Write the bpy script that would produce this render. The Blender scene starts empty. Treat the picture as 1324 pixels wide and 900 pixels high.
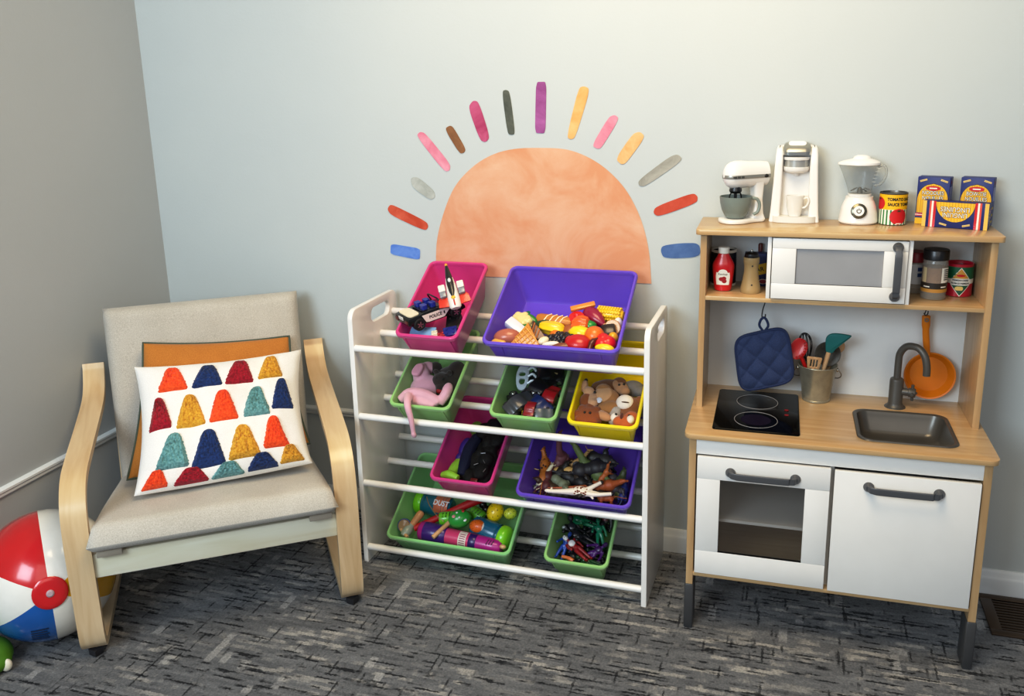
import bpy, bmesh, math, random
from math import sin, cos, pi, radians as R, sqrt, atan2
from mathutils import Matrix, Vector, noise as mnoise
random.seed(7)
S = bpy.context.scene
COL = S.collection
T = lambda x, y, z: Matrix.Translation((x, y, z))
RX = lambda d: Matrix.Rotation(R(d), 4, 'X')
RY = lambda d: Matrix.Rotation(R(d), 4, 'Y')
RZ = lambda d: Matrix.Rotation(R(d), 4, 'Z')
SC = lambda x, y, z: Matrix.Diagonal((x, y, z, 1))
I4 = Matrix.Identity(4)

# ------------------------------------------------------------------ materials
def lin(h):
    h = h.lstrip('#')
    v = [int(h[i:i + 2], 16) / 255 for i in (0, 2, 4)]
    return tuple((c / 12.92 if c <= .04045 else ((c + .055) / 1.055) ** 2.4) for c in v) + (1,)

_mats = {}
def mat(hexc, rough=.5, metal=0., var=.06, vscale=14., bump=0., bscale=400., sheen=0., coat=0., alpha=1., spec=.5):
    """procedural plain material: colour broken up by a soft noise, optional fine bump"""
    key = (hexc, rough, metal, var, vscale, bump, bscale, sheen, coat, alpha, spec)
    if key in _mats: return _mats[key]
    m = bpy.data.materials.new('surface_' + hexc.strip('#')); m.use_nodes = True
    nt = m.node_tree; N = nt.nodes; L = nt.links
    b = N['Principled BSDF']
    tc = N.new('ShaderNodeTexCoord'); n = N.new('ShaderNodeTexNoise')
    n.inputs['Scale'].default_value = vscale; n.inputs['Detail'].default_value = 3
    L.new(tc.outputs['Object'], n.inputs['Vector'])
    r = N.new('ShaderNodeValToRGB'); c = lin(hexc)
    r.color_ramp.elements[0].position = .3; r.color_ramp.elements[1].position = .7
    r.color_ramp.elements[0].color = tuple(x * (1 - var) for x in c[:3]) + (1,)
    r.color_ramp.elements[1].color = tuple(min(1, x * (1 + var)) for x in c[:3]) + (1,)
    L.new(n.outputs['Fac'], r.inputs[0]); L.new(r.outputs[0], b.inputs['Base Color'])
    b.inputs['Roughness'].default_value = rough; b.inputs['Metallic'].default_value = metal
    b.inputs['Sheen Weight'].default_value = sheen; b.inputs['Coat Weight'].default_value = coat
    b.inputs['Coat Roughness'].default_value = .1
    b.inputs['Alpha'].default_value = alpha; b.inputs['Specular IOR Level'].default_value = spec
    if bump:
        n2 = N.new('ShaderNodeTexNoise'); n2.inputs['Scale'].default_value = bscale
        L.new(tc.outputs['Object'], n2.inputs['Vector'])
        bp = N.new('ShaderNodeBump'); bp.inputs['Strength'].default_value = bump; bp.inputs['Distance'].default_value = .003
        L.new(n2.outputs['Fac'], bp.inputs['Height']); L.new(bp.outputs[0], b.inputs['Normal'])
    _mats[key] = m
    return m

def wood(c1, c2, stretch=(2.2, 40, 40), rough=.38, coat=.15):
    m = bpy.data.materials.new('wood_grain'); m.use_nodes = True
    nt = m.node_tree; N = nt.nodes; L = nt.links; b = N['Principled BSDF']
    tc = N.new('ShaderNodeTexCoord'); mp = N.new('ShaderNodeMapping'); mp.inputs['Scale'].default_value = stretch
    n = N.new('ShaderNodeTexNoise'); n.inputs['Scale'].default_value = 1.; n.inputs['Detail'].default_value = 6; n.inputs['Distortion'].default_value = .8
    L.new(tc.outputs['Object'], mp.inputs[0]); L.new(mp.outputs[0], n.inputs['Vector'])
    r = N.new('ShaderNodeValToRGB'); r.color_ramp.elements[0].position = .35; r.color_ramp.elements[1].position = .68
    r.color_ramp.elements[0].color = lin(c1); r.color_ramp.elements[1].color = lin(c2)
    L.new(n.outputs['Fac'], r.inputs[0]); L.new(r.outputs[0], b.inputs['Base Color'])
    b.inputs['Roughness'].default_value = rough; b.inputs['Coat Weight'].default_value = coat; b.inputs['Coat Roughness'].default_value = .25
    return m

def fabric(c1, c2, scale=300, bump=.25, rough=.9):
    m = bpy.data.materials.new('woven_fabric'); m.use_nodes = True
    nt = m.node_tree; N = nt.nodes; L = nt.links; b = N['Principled BSDF']
    tc = N.new('ShaderNodeTexCoord')
    a = N.new('ShaderNodeTexNoise'); a.inputs['Scale'].default_value = scale; a.inputs['Detail'].default_value = 2
    c = N.new('ShaderNodeTexNoise'); c.inputs['Scale'].default_value = 9; c.inputs['Detail'].default_value = 3
    for n in (a, c): L.new(tc.outputs['Object'], n.inputs['Vector'])
    mx = N.new('ShaderNodeMath'); mx.operation = 'MULTIPLY_ADD'; mx.inputs[1].default_value = .8
    L.new(a.outputs['Fac'], mx.inputs[0])
    m2 = N.new('ShaderNodeMath'); m2.operation = 'MULTIPLY'; m2.inputs[1].default_value = .25
    L.new(c.outputs['Fac'], m2.inputs[0]); L.new(m2.outputs[0], mx.inputs[2])
    r = N.new('ShaderNodeValToRGB'); r.color_ramp.elements[0].position = .34; r.color_ramp.elements[1].position = .7
    r.color_ramp.elements[0].color = lin(c1); r.color_ramp.elements[1].color = lin(c2)
    L.new(mx.outputs[0], r.inputs[0]); L.new(r.outputs[0], b.inputs['Base Color'])
    b.inputs['Roughness'].default_value = rough; b.inputs['Sheen Weight'].default_value = .15
    bp = N.new('ShaderNodeBump'); bp.inputs['Strength'].default_value = bump; bp.inputs['Distance'].default_value = .002
    L.new(a.outputs['Fac'], bp.inputs['Height']); L.new(bp.outputs[0], b.inputs['Normal'])
    return m

def watercolour(c1, c2, scale=6):
    m = bpy.data.materials.new('watercolour_print'); m.use_nodes = True
    nt = m.node_tree; N = nt.nodes; L = nt.links; b = N['Principled BSDF']
    tc = N.new('ShaderNodeTexCoord'); n = N.new('ShaderNodeTexNoise')
    n.inputs['Scale'].default_value = scale; n.inputs['Detail'].default_value = 8; n.inputs['Distortion'].default_value = .6; n.inputs['Roughness'].default_value = .62
    L.new(tc.outputs['Object'], n.inputs['Vector'])
    r = N.new('ShaderNodeValToRGB'); r.color_ramp.elements[0].position = .38; r.color_ramp.elements[1].position = .68
    r.color_ramp.elements[0].color = lin(c1); r.color_ramp.elements[1].color = lin(c2)
    L.new(n.outputs['Fac'], r.inputs[0]); L.new(r.outputs[0], b.inputs['Base Color'])
    b.inputs['Roughness'].default_value = .8
    return m

def wallpaint(c1, c2):
    m = bpy.data.materials.new('wall_paint'); m.use_nodes = True
    nt = m.node_tree; N = nt.nodes; L = nt.links; b = N['Principled BSDF']
    tc = N.new('ShaderNodeTexCoord'); n = N.new('ShaderNodeTexNoise'); n.inputs['Scale'].default_value = 1.3; n.inputs['Detail'].default_value = 4
    L.new(tc.outputs['Object'], n.inputs['Vector'])
    r = N.new('ShaderNodeValToRGB'); r.color_ramp.elements[0].color = lin(c1); r.color_ramp.elements[1].color = lin(c2)
    r.color_ramp.elements[0].position = .3; r.color_ramp.elements[1].position = .7
    L.new(n.outputs['Fac'], r.inputs[0]); L.new(r.outputs[0], b.inputs['Base Color']); b.inputs['Roughness'].default_value = .75
    n2 = N.new('ShaderNodeTexNoise'); n2.inputs['Scale'].default_value = 120; n2.inputs['Detail'].default_value = 4
    L.new(tc.outputs['Object'], n2.inputs['Vector'])
    bp = N.new('ShaderNodeBump'); bp.inputs['Strength'].default_value = .08; bp.inputs['Distance'].default_value = .004
    L.new(n2.outputs['Fac'], bp.inputs['Height']); L.new(bp.outputs[0], b.inputs['Normal'])
    return m

def carpet():
    m = bpy.data.materials.new('carpet_tile'); m.use_nodes = True
    nt = m.node_tree; N = nt.nodes; L = nt.links; b = N['Principled BSDF']
    tc = N.new('ShaderNodeTexCoord')
    def nz(sc, det, rough=.6, off=(0, 0, 0)):
        mp = N.new('ShaderNodeMapping'); mp.inputs['Scale'].default_value = sc; mp.inputs['Location'].default_value = off
        n = N.new('ShaderNodeTexNoise'); n.inputs['Scale'].default_value = 1; n.inputs['Detail'].default_value = det; n.inputs['Roughness'].default_value = rough
        L.new(tc.outputs['Object'], mp.inputs[0]); L.new(mp.outputs[0], n.inputs['Vector']); return n.outputs['Fac']
    def ramp(src, p0, p1, inter='LINEAR'):
        r = N.new('ShaderNodeValToRGB'); r.color_ramp.elements[0].position = p0; r.color_ramp.elements[1].position = p1
        r.color_ramp.interpolation = inter; L.new(src, r.inputs[0]); return r.outputs[0]
    def op(o, a, bb, v=None):
        x = N.new('ShaderNodeMath'); x.operation = o; L.new(a, x.inputs[0])
        if bb is not None: L.new(bb, x.inputs[1])
        else: x.inputs[1].default_value = v
        return x.outputs[0]
    def mix(f, c1, c2):
        x = N.new('ShaderNodeMix'); x.data_type = 'RGBA'; L.new(f, x.inputs[0])
        for s, c in ((6, c1), (7, c2)):
            if isinstance(c, tuple): x.inputs[s].default_value = c
            else: L.new(c, x.inputs[s])
        return x.outputs[2]
    sep = N.new('ShaderNodeSeparateXYZ'); L.new(tc.outputs['Object'], sep.inputs[0])
    wob = nz((110, 110, 1), 3, .7); X, Y = sep.outputs[0], sep.outputs[1]
    Xw = op('ADD', X, op('MULTIPLY', wob, None, .014)); Yw = op('ADD', Y, op('MULTIPLY', wob, None, .014))
    def cells(across, along, n_rows, freq, seed, p0, p1, det=2):
        q = op('FLOOR', op('MULTIPLY', across, None, n_rows), None, 0)
        cb = N.new('ShaderNodeCombineXYZ'); L.new(op('MULTIPLY', along, None, freq), cb.inputs[0]); L.new(op('MULTIPLY', q, None, 7.31), cb.inputs[1]); cb.inputs[2].default_value = seed
        n = N.new('ShaderNodeTexNoise'); n.inputs['Scale'].default_value = 1; n.inputs['Detail'].default_value = det; n.inputs['Roughness'].default_value = .6
        L.new(cb.outputs[0], n.inputs['Vector']); return ramp(n.outputs['Fac'], p0, p1)
    rows = cells(Yw, X, 95, 6, 1, .30, .70, 4)
    rows2 = cells(Yw, Xw, 82, 7, 5, .53, .60, 5)
    darkr = cells(Yw, Xw, 170, 8, 9, .55, .61, 5)
    cols = cells(Xw, Yw, 48, 4.2, 13, .62, .65, 4)
    dcols = cells(Xw, Yw, 190, 6, 17, .60, .65, 4)
    patch = ramp(nz((3.2, 3.6, 1), 3, .6, (4, 4, 0)), .36, .60)
    grain = nz((170, 170, 170), 5, .9)
    mid = nz((90, 110, 90), 3, .7, (2, 2, 0))
    c = mix(rows, lin('5c5e62'), lin('85878a'))
    c = mix(op('MULTIPLY', rows2, patch), c, lin('aeaca8'))
    c = mix(op('MULTIPLY', cols, None, .75), c, lin('aaaaaa'))
    c = mix(op('MULTIPLY', darkr, None, .92), c, lin('1e2024'))
    c = mix(op('MULTIPLY', dcols, None, .8), c, lin('1b1c20'))
    sp = op('MULTIPLY', ramp(grain, .34, .66), None, 1.25)
    x = N.new('ShaderNodeMix'); x.data_type = 'RGBA'; x.blend_type = 'MULTIPLY'; x.inputs[0].default_value = .75
    L.new(c, x.inputs[6])
    s2 = op('ADD', op('MULTIPLY', sp, None, .85), op('MULTIPLY', mid, None, .85))
    cc = N.new('ShaderNodeCombineColor')
    for i in range(3): L.new(s2, cc.inputs[i])
    L.new(cc.outputs[0], x.inputs[7]); L.new(x.outputs[2], b.inputs['Base Color'])
    b.inputs['Roughness'].default_value = .95; b.inputs['Specular IOR Level'].default_value = .15
    bp = N.new('ShaderNodeBump'); bp.inputs['Strength'].default_value = .6; bp.inputs['Distance'].default_value = .004
    L.new(grain, bp.inputs['Height']); L.new(bp.outputs[0], b.inputs['Normal'])
    return m

# ------------------------------------------------------------------ mesh builder
class G:
    def __init__(s): s.bm = bmesh.new()
    def merge(s, t, M=I4, mi=0):
        mp = {}
        for v in t.verts: mp[v] = s.bm.verts.new(M @ v.co)
        for f in t.faces:
            try:
                nf = s.bm.faces.new([mp[v] for v in f.verts]); nf.material_index = mi
            except ValueError: pass
        t.free(); return s
    def box(s, c, d, M=I4, bev=0., seg=2, mi=0):
        t = bmesh.new(); bmesh.ops.create_cube(t, size=1)
        for v in t.verts: v.co = Vector((v.co.x * d[0], v.co.y * d[1], v.co.z * d[2]))
        if bev: bmesh.ops.bevel(t, geom=t.edges[:], offset=bev, segments=seg, profile=.5, affect='EDGES', clamp_overlap=True)
        return s.merge(t, M @ T(*c), mi)
    def bx(s, x0, x1, y0, y1, z0, z1, bev=0., mi=0, M=I4):
        return s.box(((x0 + x1) / 2, (y0 + y1) / 2, (z0 + z1) / 2), (x1 - x0, y1 - y0, z1 - z0), M, bev, 2, mi)
    def rings(s, rings, M=I4, mi=0, cap0=True, cap1=True, closed=True):
        t = s.bm; prev = None; first = None
        for r in rings:
            cur = [t.verts.new(M @ Vector(p)) for p in r]
            if prev:
                n = len(cur)
                for i in range(n if closed else n - 1):
                    f = t.faces.new((prev[i], prev[(i + 1) % n], cur[(i + 1) % n], cur[i])); f.material_index = mi
            else: first = cur
            prev = cur
        if cap0: t.faces.new(first[::-1]).material_index = mi
        if cap1: t.faces.new(prev).material_index = mi
        return s
    def lathe(s, prof, M=I4, seg=28, mi=0, cap0=True, cap1=True, sx=1., sy=1.):
        return s.rings([[(r * cos(2 * pi * i / seg) * sx, r * sin(2 * pi * i / seg) * sy, z) for i in range(seg)] for r, z in prof], M, mi, cap0, cap1)
    def tube(s, pts, r, seg=10, M=I4, mi=0, closed=False, sx=1.):
        pts = [Vector(p) for p in pts]; n = len(pts)
        rs = r if isinstance(r, (list, tuple)) else [r] * n
        rings = []; up = None
        for i, p in enumerate(pts):
            if closed: d = pts[(i + 1) % n] - pts[i - 1]
            else: d = pts[min(i + 1, n - 1)] - pts[max(i - 1, 0)]
            d.normalize()
            if up is None:
                up = Vector((0, 0, 1)) if abs(d.z) < .9 else Vector((1, 0, 0))
            a = up - d * up.dot(d)
            if a.length < 1e-6: a = d.orthogonal()
            a.normalize(); up = a; bb = d.cross(a)
            rings.append([p + a * (rs[i] * cos(2 * pi * k / seg)) + bb * (rs[i] * sx * sin(2 * pi * k / seg)) for k in range(seg)])
        if closed:
            rings.append(rings[0]); return s.rings(rings, M, mi, False, False)
        return s.rings(rings, M, mi)
    def ell(s, c, r, M=I4, mi=0, u=20, v=14):
        t = bmesh.new(); bmesh.ops.create_uvsphere(t, u_segments=u, v_segments=v, radius=1)
        if isinstance(r, (int, float)): r = (r, r, r)
        return s.merge(t, M @ T(*c) @ SC(*r), mi)
    def prism(s, outline, h, M=I4, mi=0, holes=(), bev=0.):
        """outline (and holes) in XY extruded from z=0 to z=h"""
        t = bmesh.new(); E = []
        for loop in [outline] + list(holes):
            vs = [t.verts.new((p[0], p[1], 0)) for p in loop]
            E += [t.edges.new((vs[i], vs[(i + 1) % len(vs)])) for i in range(len(vs))]
        if holes: bmesh.ops.triangle_fill(t, edges=E, use_beauty=True)
        else: t.faces.new(list(t.verts))
        ext = bmesh.ops.extrude_face_region(t, geom=t.faces[:])
        for v in ext['geom']:
            if isinstance(v, bmesh.types.BMVert): v.co.z += h
        bmesh.ops.recalc_face_normals(t, faces=t.faces[:])
        if bev:
            es = [e for e in t.edges if abs(e.verts[0].co.z - e.verts[1].co.z) < 1e-7 and len(e.link_faces) == 2 and e.calc_face_angle() > .6]
            bmesh.ops.bevel(t, geom=es, offset=bev, segments=2, profile=.5, affect='EDGES')
        return s.merge(t, M, mi)
    def patch(s, fl, fr, z0, z1, nz, nx, fn, mi=0):
        """region between x=fl(z) and x=fr(z), mapped to space by fn(x,z)"""
        g = []
        for i in range(nz + 1):
            z = z0 + (z1 - z0) * i / nz; a, b2 = fl(z), fr(z)
            g.append([s.bm.verts.new(fn(a + (b2 - a) * j / nx, z)) for j in range(nx + 1)])
        for i in range(nz):
            for j in range(nx):
                s.bm.faces.new((g[i][j], g[i][j + 1], g[i + 1][j + 1], g[i + 1][j])).material_index = mi
        return s
    def mesh(s, name, mats, ang=38., weld=True):
        if weld: bmesh.ops.remove_doubles(s.bm, verts=s.bm.verts[:], dist=1e-6)
        bmesh.ops.recalc_face_normals(s.bm, faces=s.bm.faces[:])
        for e in s.bm.edges:
            e.smooth = not (len(e.link_faces) == 2 and e.calc_face_angle() > R(ang))
        for f in s.bm.faces: f.smooth = True
        me = bpy.data.meshes.new(name); s.bm.to_mesh(me); s.bm.free()
        for m in (mats if isinstance(mats, (list, tuple)) else [mats]): me.materials.append(m)
        return me
    def obj(s, name, mats, parent=None, M=None, label=None, ang=38.):
        o = bpy.data.objects.new(name, s.mesh(name, mats, ang)); COL.objects.link(o)
        if parent: o.parent = parent
        if M is not None: o.matrix_basis = M
        if label: o['label'] = label
        return o

def thing(name, label, cat, M=I4, group=None):
    o = bpy.data.objects.new(name, None); COL.objects.link(o); o.empty_display_size = .05
    o.matrix_basis = M; o['label'] = label; o['category'] = cat
    if group: o['group'] = group
    return o
def tag(o, label, cat, group=None):
    o['label'] = label; o['category'] = cat
    if group: o['group'] = group
    return o
def struct(o): o['kind'] = 'structure'; return o

def rr(x0, x1, y0, y1, r, n=6):
    out = []
    for cx, cy, a in ((x1 - r, y1 - r, 0), (x0 + r, y1 - r, 90), (x0 + r, y0 + r, 180), (x1 - r, y0 + r, 270)):
        for i in range(n + 1):
            t = R(a + 90 * i / n); out.append((cx + r * cos(t), cy + r * sin(t)))
    return out
def chaikin(p, it=3, q=.25):
    for _ in range(it):
        o = []
        for i in range(len(p)):
            a, b = Vector(p[i]), Vector(p[(i + 1) % len(p)]); o += [tuple(a.lerp(b, q)), tuple(a.lerp(b, 1 - q))]
        p = o
    return p
def smooth_path(pts, n=6):
    P = [Vector(p) for p in pts]; P = [P[0] * 2 - P[1]] + P + [P[-1] * 2 - P[-2]]
    out = []
    for i in range(1, len(P) - 2):
        for k in range(n):
            t = k / n; a, b, c, d = P[i - 1:i + 3]
            out.append(.5 * ((2 * b) + (c - a) * t + (2 * a - 5 * b + 4 * c - d) * t * t + (3 * b - a - 3 * c + d) * t ** 3))
    out.append(P[-2]); return out

def text(s, size, m, parent, M, name='lettering', fn=None, ext=.0002, align='CENTER', sx=1., off=0.):
    cu = bpy.data.curves.new('t', 'FONT'); cu.body = s; cu.size = size; cu.align_x = align; cu.align_y = 'CENTER'; cu.extrude = ext
    cu.space_line = .95; cu.resolution_u = 3; cu.offset = off
    o = bpy.data.objects.new('t', cu); COL.objects.link(o)
    me = bpy.data.meshes.new_from_object(o); bpy.data.objects.remove(o)
    for v in me.vertices:
        v.co.x *= sx
        if fn: v.co = fn(v.co)
    me.materials.clear(); me.materials.append(m); me.name = name
    ob = bpy.data.objects.new(name, me); COL.objects.link(ob)
    if parent: ob.parent = parent
    ob.matrix_basis = M
    return ob

def organic(name, m, g, parent=None, M=None, vox=.003, sm=3, label=None):
    """union overlapping closed shapes into one continuous skin"""
    o = g.obj(name, m)
    d = o.modifiers.new('r', 'REMESH'); d.mode = 'VOXEL'; d.voxel_size = vox
    s = o.modifiers.new('s', 'SMOOTH'); s.factor = .5; s.iterations = sm
    dg = bpy.context.evaluated_depsgraph_get()
    me = bpy.data.meshes.new_from_object(o.evaluated_get(dg), depsgraph=dg)
    old = o.data; o.modifiers.clear(); o.data = me; bpy.data.meshes.remove(old); me.name = name
    for p in me.polygons: p.use_smooth = True
    if not me.materials: me.materials.append(m)
    if parent: o.parent = parent
    if M is not None: o.matrix_basis = M
    if label: o['label'] = label
    return o

# ------------------------------------------------------------------ camera
cam = bpy.data.cameras.new('camera'); camo = bpy.data.objects.new('camera', cam); COL.objects.link(camo)
cam.sensor_width = 36; cam.lens = 1142.7557 / 1324 * 36; cam.shift_x = 0; cam.shift_y = -(450 - 383.37) / 1324
camo.location = (0.59727, -2.51683, 1.44395); camo.rotation_euler = (1.3279, .0237, .3063); cam.clip_start = .02
S.camera = camo

# ------------------------------------------------------------------ frames
K = T(0.36376, -0.40925, 0) @ Matrix.Rotation(.016325, 4, 'Z')          # play kitchen, y from front to back
RK = T(-0.615, -0.3071, 0) @ Matrix.Rotation(-.0157, 4, 'Z')            # toy rack
CH = T(-0.80172, -0.74538, 0) @ Matrix.Rotation(.628, 4, 'Z')         # armchair, y from front to back
XL = -1.4833
TILT = 29.3
BINS = dict(pink1=(.147, .193, .743), purple1=(.411, .385, .739), green2a=(.115, .193, .530), green2b=(.425, .198, .530), yellow2=(.651, .197, .530),
            pink3=(.232, .197, .311), purple3=(.498, .332, .297), green4l=(.078, .400, .098), green4s=(.578, .190, .103))
BM = {k: RK @ T(v[0], -.015, v[2]) @ RX(TILT) for k, v in BINS.items()}

# ------------------------------------------------------------------ room
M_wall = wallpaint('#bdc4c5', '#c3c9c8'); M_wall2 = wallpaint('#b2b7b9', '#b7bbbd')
M_trim = mat('#dfe3e4', .45, var=.02)
struct(G().bx(XL - .1, 2.6, -4.2, .1, -.1, 0).obj('floor', carpet()))
struct(G().bx(XL - .1, 2.6, 0, .1, 0, 2.5).obj('wall_back', M_wall))
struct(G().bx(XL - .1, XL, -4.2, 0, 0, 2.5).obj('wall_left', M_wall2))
def moulding(prof, a, b):
    """profile (out, up) swept from a to b, 'out' to the left of travel"""
    a, b = Vector(a), Vector(b); d = (b - a).normalized(); n = Vector((d.y, -d.x, 0))
    return G().rings([[p + n * o + Vector((0, 0, z)) for o, z in prof] for p in (a, b)])
bb = [(-.001, 0), (.016, 0), (.016, .048), (.013, .054), (.010, .058), (.009, .066), (.004, .073), (-.001, .074)]
struct(moulding(bb, (XL, 0, 0), (2.6, 0, 0)).obj('baseboard_back', M_trim))
struct(moulding(bb, (XL, -4.2, 0), (XL, 0, 0)).obj('baseboard_left', M_trim))
cr = [(-.001, -.017), (.006, -.017), (.010, -.012), (.010, -.004), (.014, .0), (.014, .006), (.008, .011), (-.001, .012)]
struct(moulding(cr, (XL, 0, .353), (-.2, 0, .353)).obj('trim_1', M_trim))
struct(moulding(cr, (XL, -4.2, .350), (XL, 0, .350)).obj('trim_2', M_trim))

# ------------------------------------------------------------------ lights
def area(name, loc, target, size, power, col, sy=None):
    l = bpy.data.lights.new(name, 'AREA'); l.energy = power; l.color = col; l.size = size
    if sy: l.shape = 'RECTANGLE'; l.size_y = sy
    o = bpy.data.objects.new(name, l); COL.objects.link(o); o.location = loc
    o.rotation_euler = (Vector(target) - Vector(loc)).to_track_quat('-Z', 'Y').to_euler(); return o
area('window_light', (-.9, -3.5, 1.95), (.2, 0, .6), 1.5, 70, (.74, .88, 1.0), 1.3)
area('ceiling_light', (.25, -1.1, 2.5), (.2, -.5, 0), 1.0, 31, (1.0, .79, .50))
area('room_bounce_light', (1.2, -3.4, 2.2), (.2, 0, .6), 2.0, 20, (1.0, .93, .84))
w = bpy.data.worlds.new('world'); S.world = w; w.use_nodes = True
w.node_tree.nodes['Background'].inputs[0].default_value = (.78, .87, 1, 1); w.node_tree.nodes['Background'].inputs[1].default_value = .27
S.view_settings.view_transform = 'Standard'; S.view_settings.look = 'None'; S.view_settings.exposure = 0.07
S.cycles.max_bounces = 8; S.cycles.use_denoising = True

# ------------------------------------------------------------------ wall stickers
def sticker(name, pts, m, label, group=None, q=.25, it=3, z=.0006):
    g = G().prism([(p[0], p[1]) for p in chaikin(pts, it, q)], .0006, T(0, -.0012, 0) @ RX(90))
    # prism extrudes toward -y
    return tag(g.obj(name, m), label, 'wall sticker', group)
sun = [(-0.464, 0.848), (-0.457, 0.948), (-0.432, 1.036), (-0.391, 1.122), (-0.332, 1.183), (-0.267, 1.221), (-0.196, 1.239), (-0.111, 1.242), (-0.035, 1.237), (0.031, 1.213), (0.09, 1.173), (0.142, 1.115), (0.182, 1.036), (0.205, 0.948), (0.214, 0.85)]
sp = smooth_path([(a, b, 0) for a, b in sun], 5)
tag(G().prism([(p.x, p.y) for p in sp], .0006, T(0, -.0012, 0) @ RX(90)).obj('sun_decal', watercolour('#d69a77', '#e2b79f', 5.5)),
    'large peach half-circle sun sticker on the wall above the toy rack', 'wall sticker')
rays = [
 ('magenta', ((-.337, 1.361), (-.321, 1.381), (-.303, 1.377), (-.271, 1.274), (-.285, 1.258), (-.303, 1.265)), ('#a53a67', '#c4668b'), 'crimson pink sun-ray sticker, between the brown and the charcoal ray'),
 ('dark', ((-.23, 1.406), (-.218, 1.41), (-.206, 1.404), (-.192, 1.283), (-.204, 1.28), (-.216, 1.283)), ('#4d524a', '#6c7065'), 'charcoal green sun-ray sticker, the only dark one'),
 ('purple', ((-.126, 1.430), (-.095, 1.430), (-.1, 1.284), (-.132, 1.285)), ('#8c4482', '#ad6aa5'), 'purple sun-ray sticker standing straight up above the sun'),
 ('orangetop', ((-.001, 1.411), (.016, 1.416), (.033, 1.406), (-.011, 1.272), (-.024, 1.266), (-.037, 1.273)), ('#dda15f', '#ebbc86'), 'long light orange sun-ray sticker, right beside the purple ray'),
 ('pinkR', ((.086, 1.329), (.104, 1.335), (.117, 1.324), (.066, 1.243), (.054, 1.239), (.037, 1.249)), ('#d57b91', '#e59dad'), 'pink sun-ray sticker between the two orange rays'),
 ('orangeR', ((.155, 1.282), (.176, 1.288), (.191, 1.273), (.137, 1.199), (.123, 1.195), (.106, 1.211)), ('#dba36a', '#ebc294'), 'short light orange sun-ray sticker, between the pink and the long grey ray'),
 ('grayR', ((.258, 1.217), (.282, 1.226), (.299, 1.209), (.192, 1.133), (.174, 1.135), (.172, 1.151)), ('#94948d', '#b5b4ad'), 'long grey sun-ray sticker on the right, above the right red ray'),
 ('redR', ((.222, 1.076), (.327, 1.118), (.341, 1.107), (.338, 1.089), (.231, 1.047), (.216, 1.058)), ('#b9482f', '#cd6149'), 'red sun-ray sticker right of the sun, above the dark blue ray'),
 ('blueR', ((.244, .964), (.295, .973), (.349, .975), (.353, .934), (.249, .926), (.239, .949)), ('#48699d', '#6384b3'), 'dark blue sun-ray sticker touching the edge of the play kitchen'),
 ('pinkL', ((-.509, 1.279), (-.495, 1.291), (-.478, 1.286), (-.401, 1.194), (-.403, 1.174), (-.421, 1.17)), ('#dd8499', '#eba6b5'), 'long pink sun-ray sticker on the left, between grey and brown rays'),
 ('brown', ((-.415, 1.299), (-.397, 1.309), (-.386, 1.303), (-.349, 1.239), (-.354, 1.228), (-.369, 1.224)), ('#7b5230', '#9c7049'), 'short brown sun-ray sticker'),
 ('grayL', ((-.535, 1.147), (-.523, 1.154), (-.506, 1.15), (-.458, 1.112), (-.455, 1.091), (-.472, 1.082), (-.529, 1.12)), ('#9da19c', '#c0c3be'), 'short grey sun-ray sticker on the left, above the left red ray'),
 ('redL', ((-.62, 1.051), (-.609, 1.066), (-.592, 1.062), (-.488, 1.015), (-.482, .999), (-.494, .985), (-.607, 1.032)), ('#bd4a2c', '#d26a4d'), 'orange-red sun-ray sticker left of the sun, above the light blue ray'),
 ('blueL', ((-.614, .941), (-.514, .929), (-.517, .892), (-.618, .907)), ('#4f7ccb', '#7a9fdc'), 'light blue sun-ray sticker, lowest on the left of the sun'),
]
for k, pts, cs, lab in rays:
    sticker('sun_ray_decal', pts, watercolour(cs[0], cs[1], 14), lab, 'sun ray stickers', .2 if len(pts) > 4 else .12)

# ------------------------------------------------------------------ floor register
t = thing('floor_vent', 'brown metal floor vent with slats beside the play kitchen', 'vent', T(1.148, -.215, 0))
mv = mat('#4a3a2c', .4, .5, var=.1)
fr = G()
for a in ((0, .30, 0, .024), (0, .30, .172, .196), (0, .030, .024, .172), (.27, .30, .024, .172)): fr.bx(*a, 0, .006, .002)
fr.obj('frame', mv, t)
G().bx(.03, .27, .024, .172, 0, .001).obj('grille_base', mat('#15110e', .8), t)
for i in range(11): G().bx(.03, .27, .029 + i * .0132, .034 + i * .0132, .0005, .0045).obj('slat', mv, t)

# ------------------------------------------------------------------ armchair
birch = wood('#c9ad84', '#dac3a0', (30, 3, 3), .35, .25)
pale = wood('#d9d3bb', '#e2dfcd', (3, 30, 30), .4, .2)
linen = fabric('#aaa59b', '#c7c2b9', 420, .2)
dark = mat('#26262a', .5)
chair = thing('armchair', 'bentwood armchair with beige linen cushions in the room corner', 'armchair', CH)
prof = smooth_path([(.645, .612, 0), (.632, .585, 0), (.59, .541, 0), (.52, .517, 0), (.36, .502, 0), (.19, .49, 0), (.085, .477, 0), (.03, .445, 0), (.004, .395, 0), (-.004, .30, 0),
                    (.0, .16, 0), (.004, .07, 0), (.018, .040, 0), (.05, .0315, 0), (.25, .024, 0), (.45, .023, 0), (.60, .025, 0)], 6)
def strip(path, x0, wid, th):
    r = []
    for i, p in enumerate(path):
        d = (path[min(i + 1, len(path) - 1)] - path[max(i - 1, 0)]).normalized(); n = Vector((-d.y, d.x, 0))
        q = []
        for s, e in ((-1, 1), (1, 1), (1, -1), (-1, -1)):
            c = p + n * (th / 2 * e); q.append((x0 + s * wid / 2, c.x, c.y))
        r.append(q)
    return G().rings(r)
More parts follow.
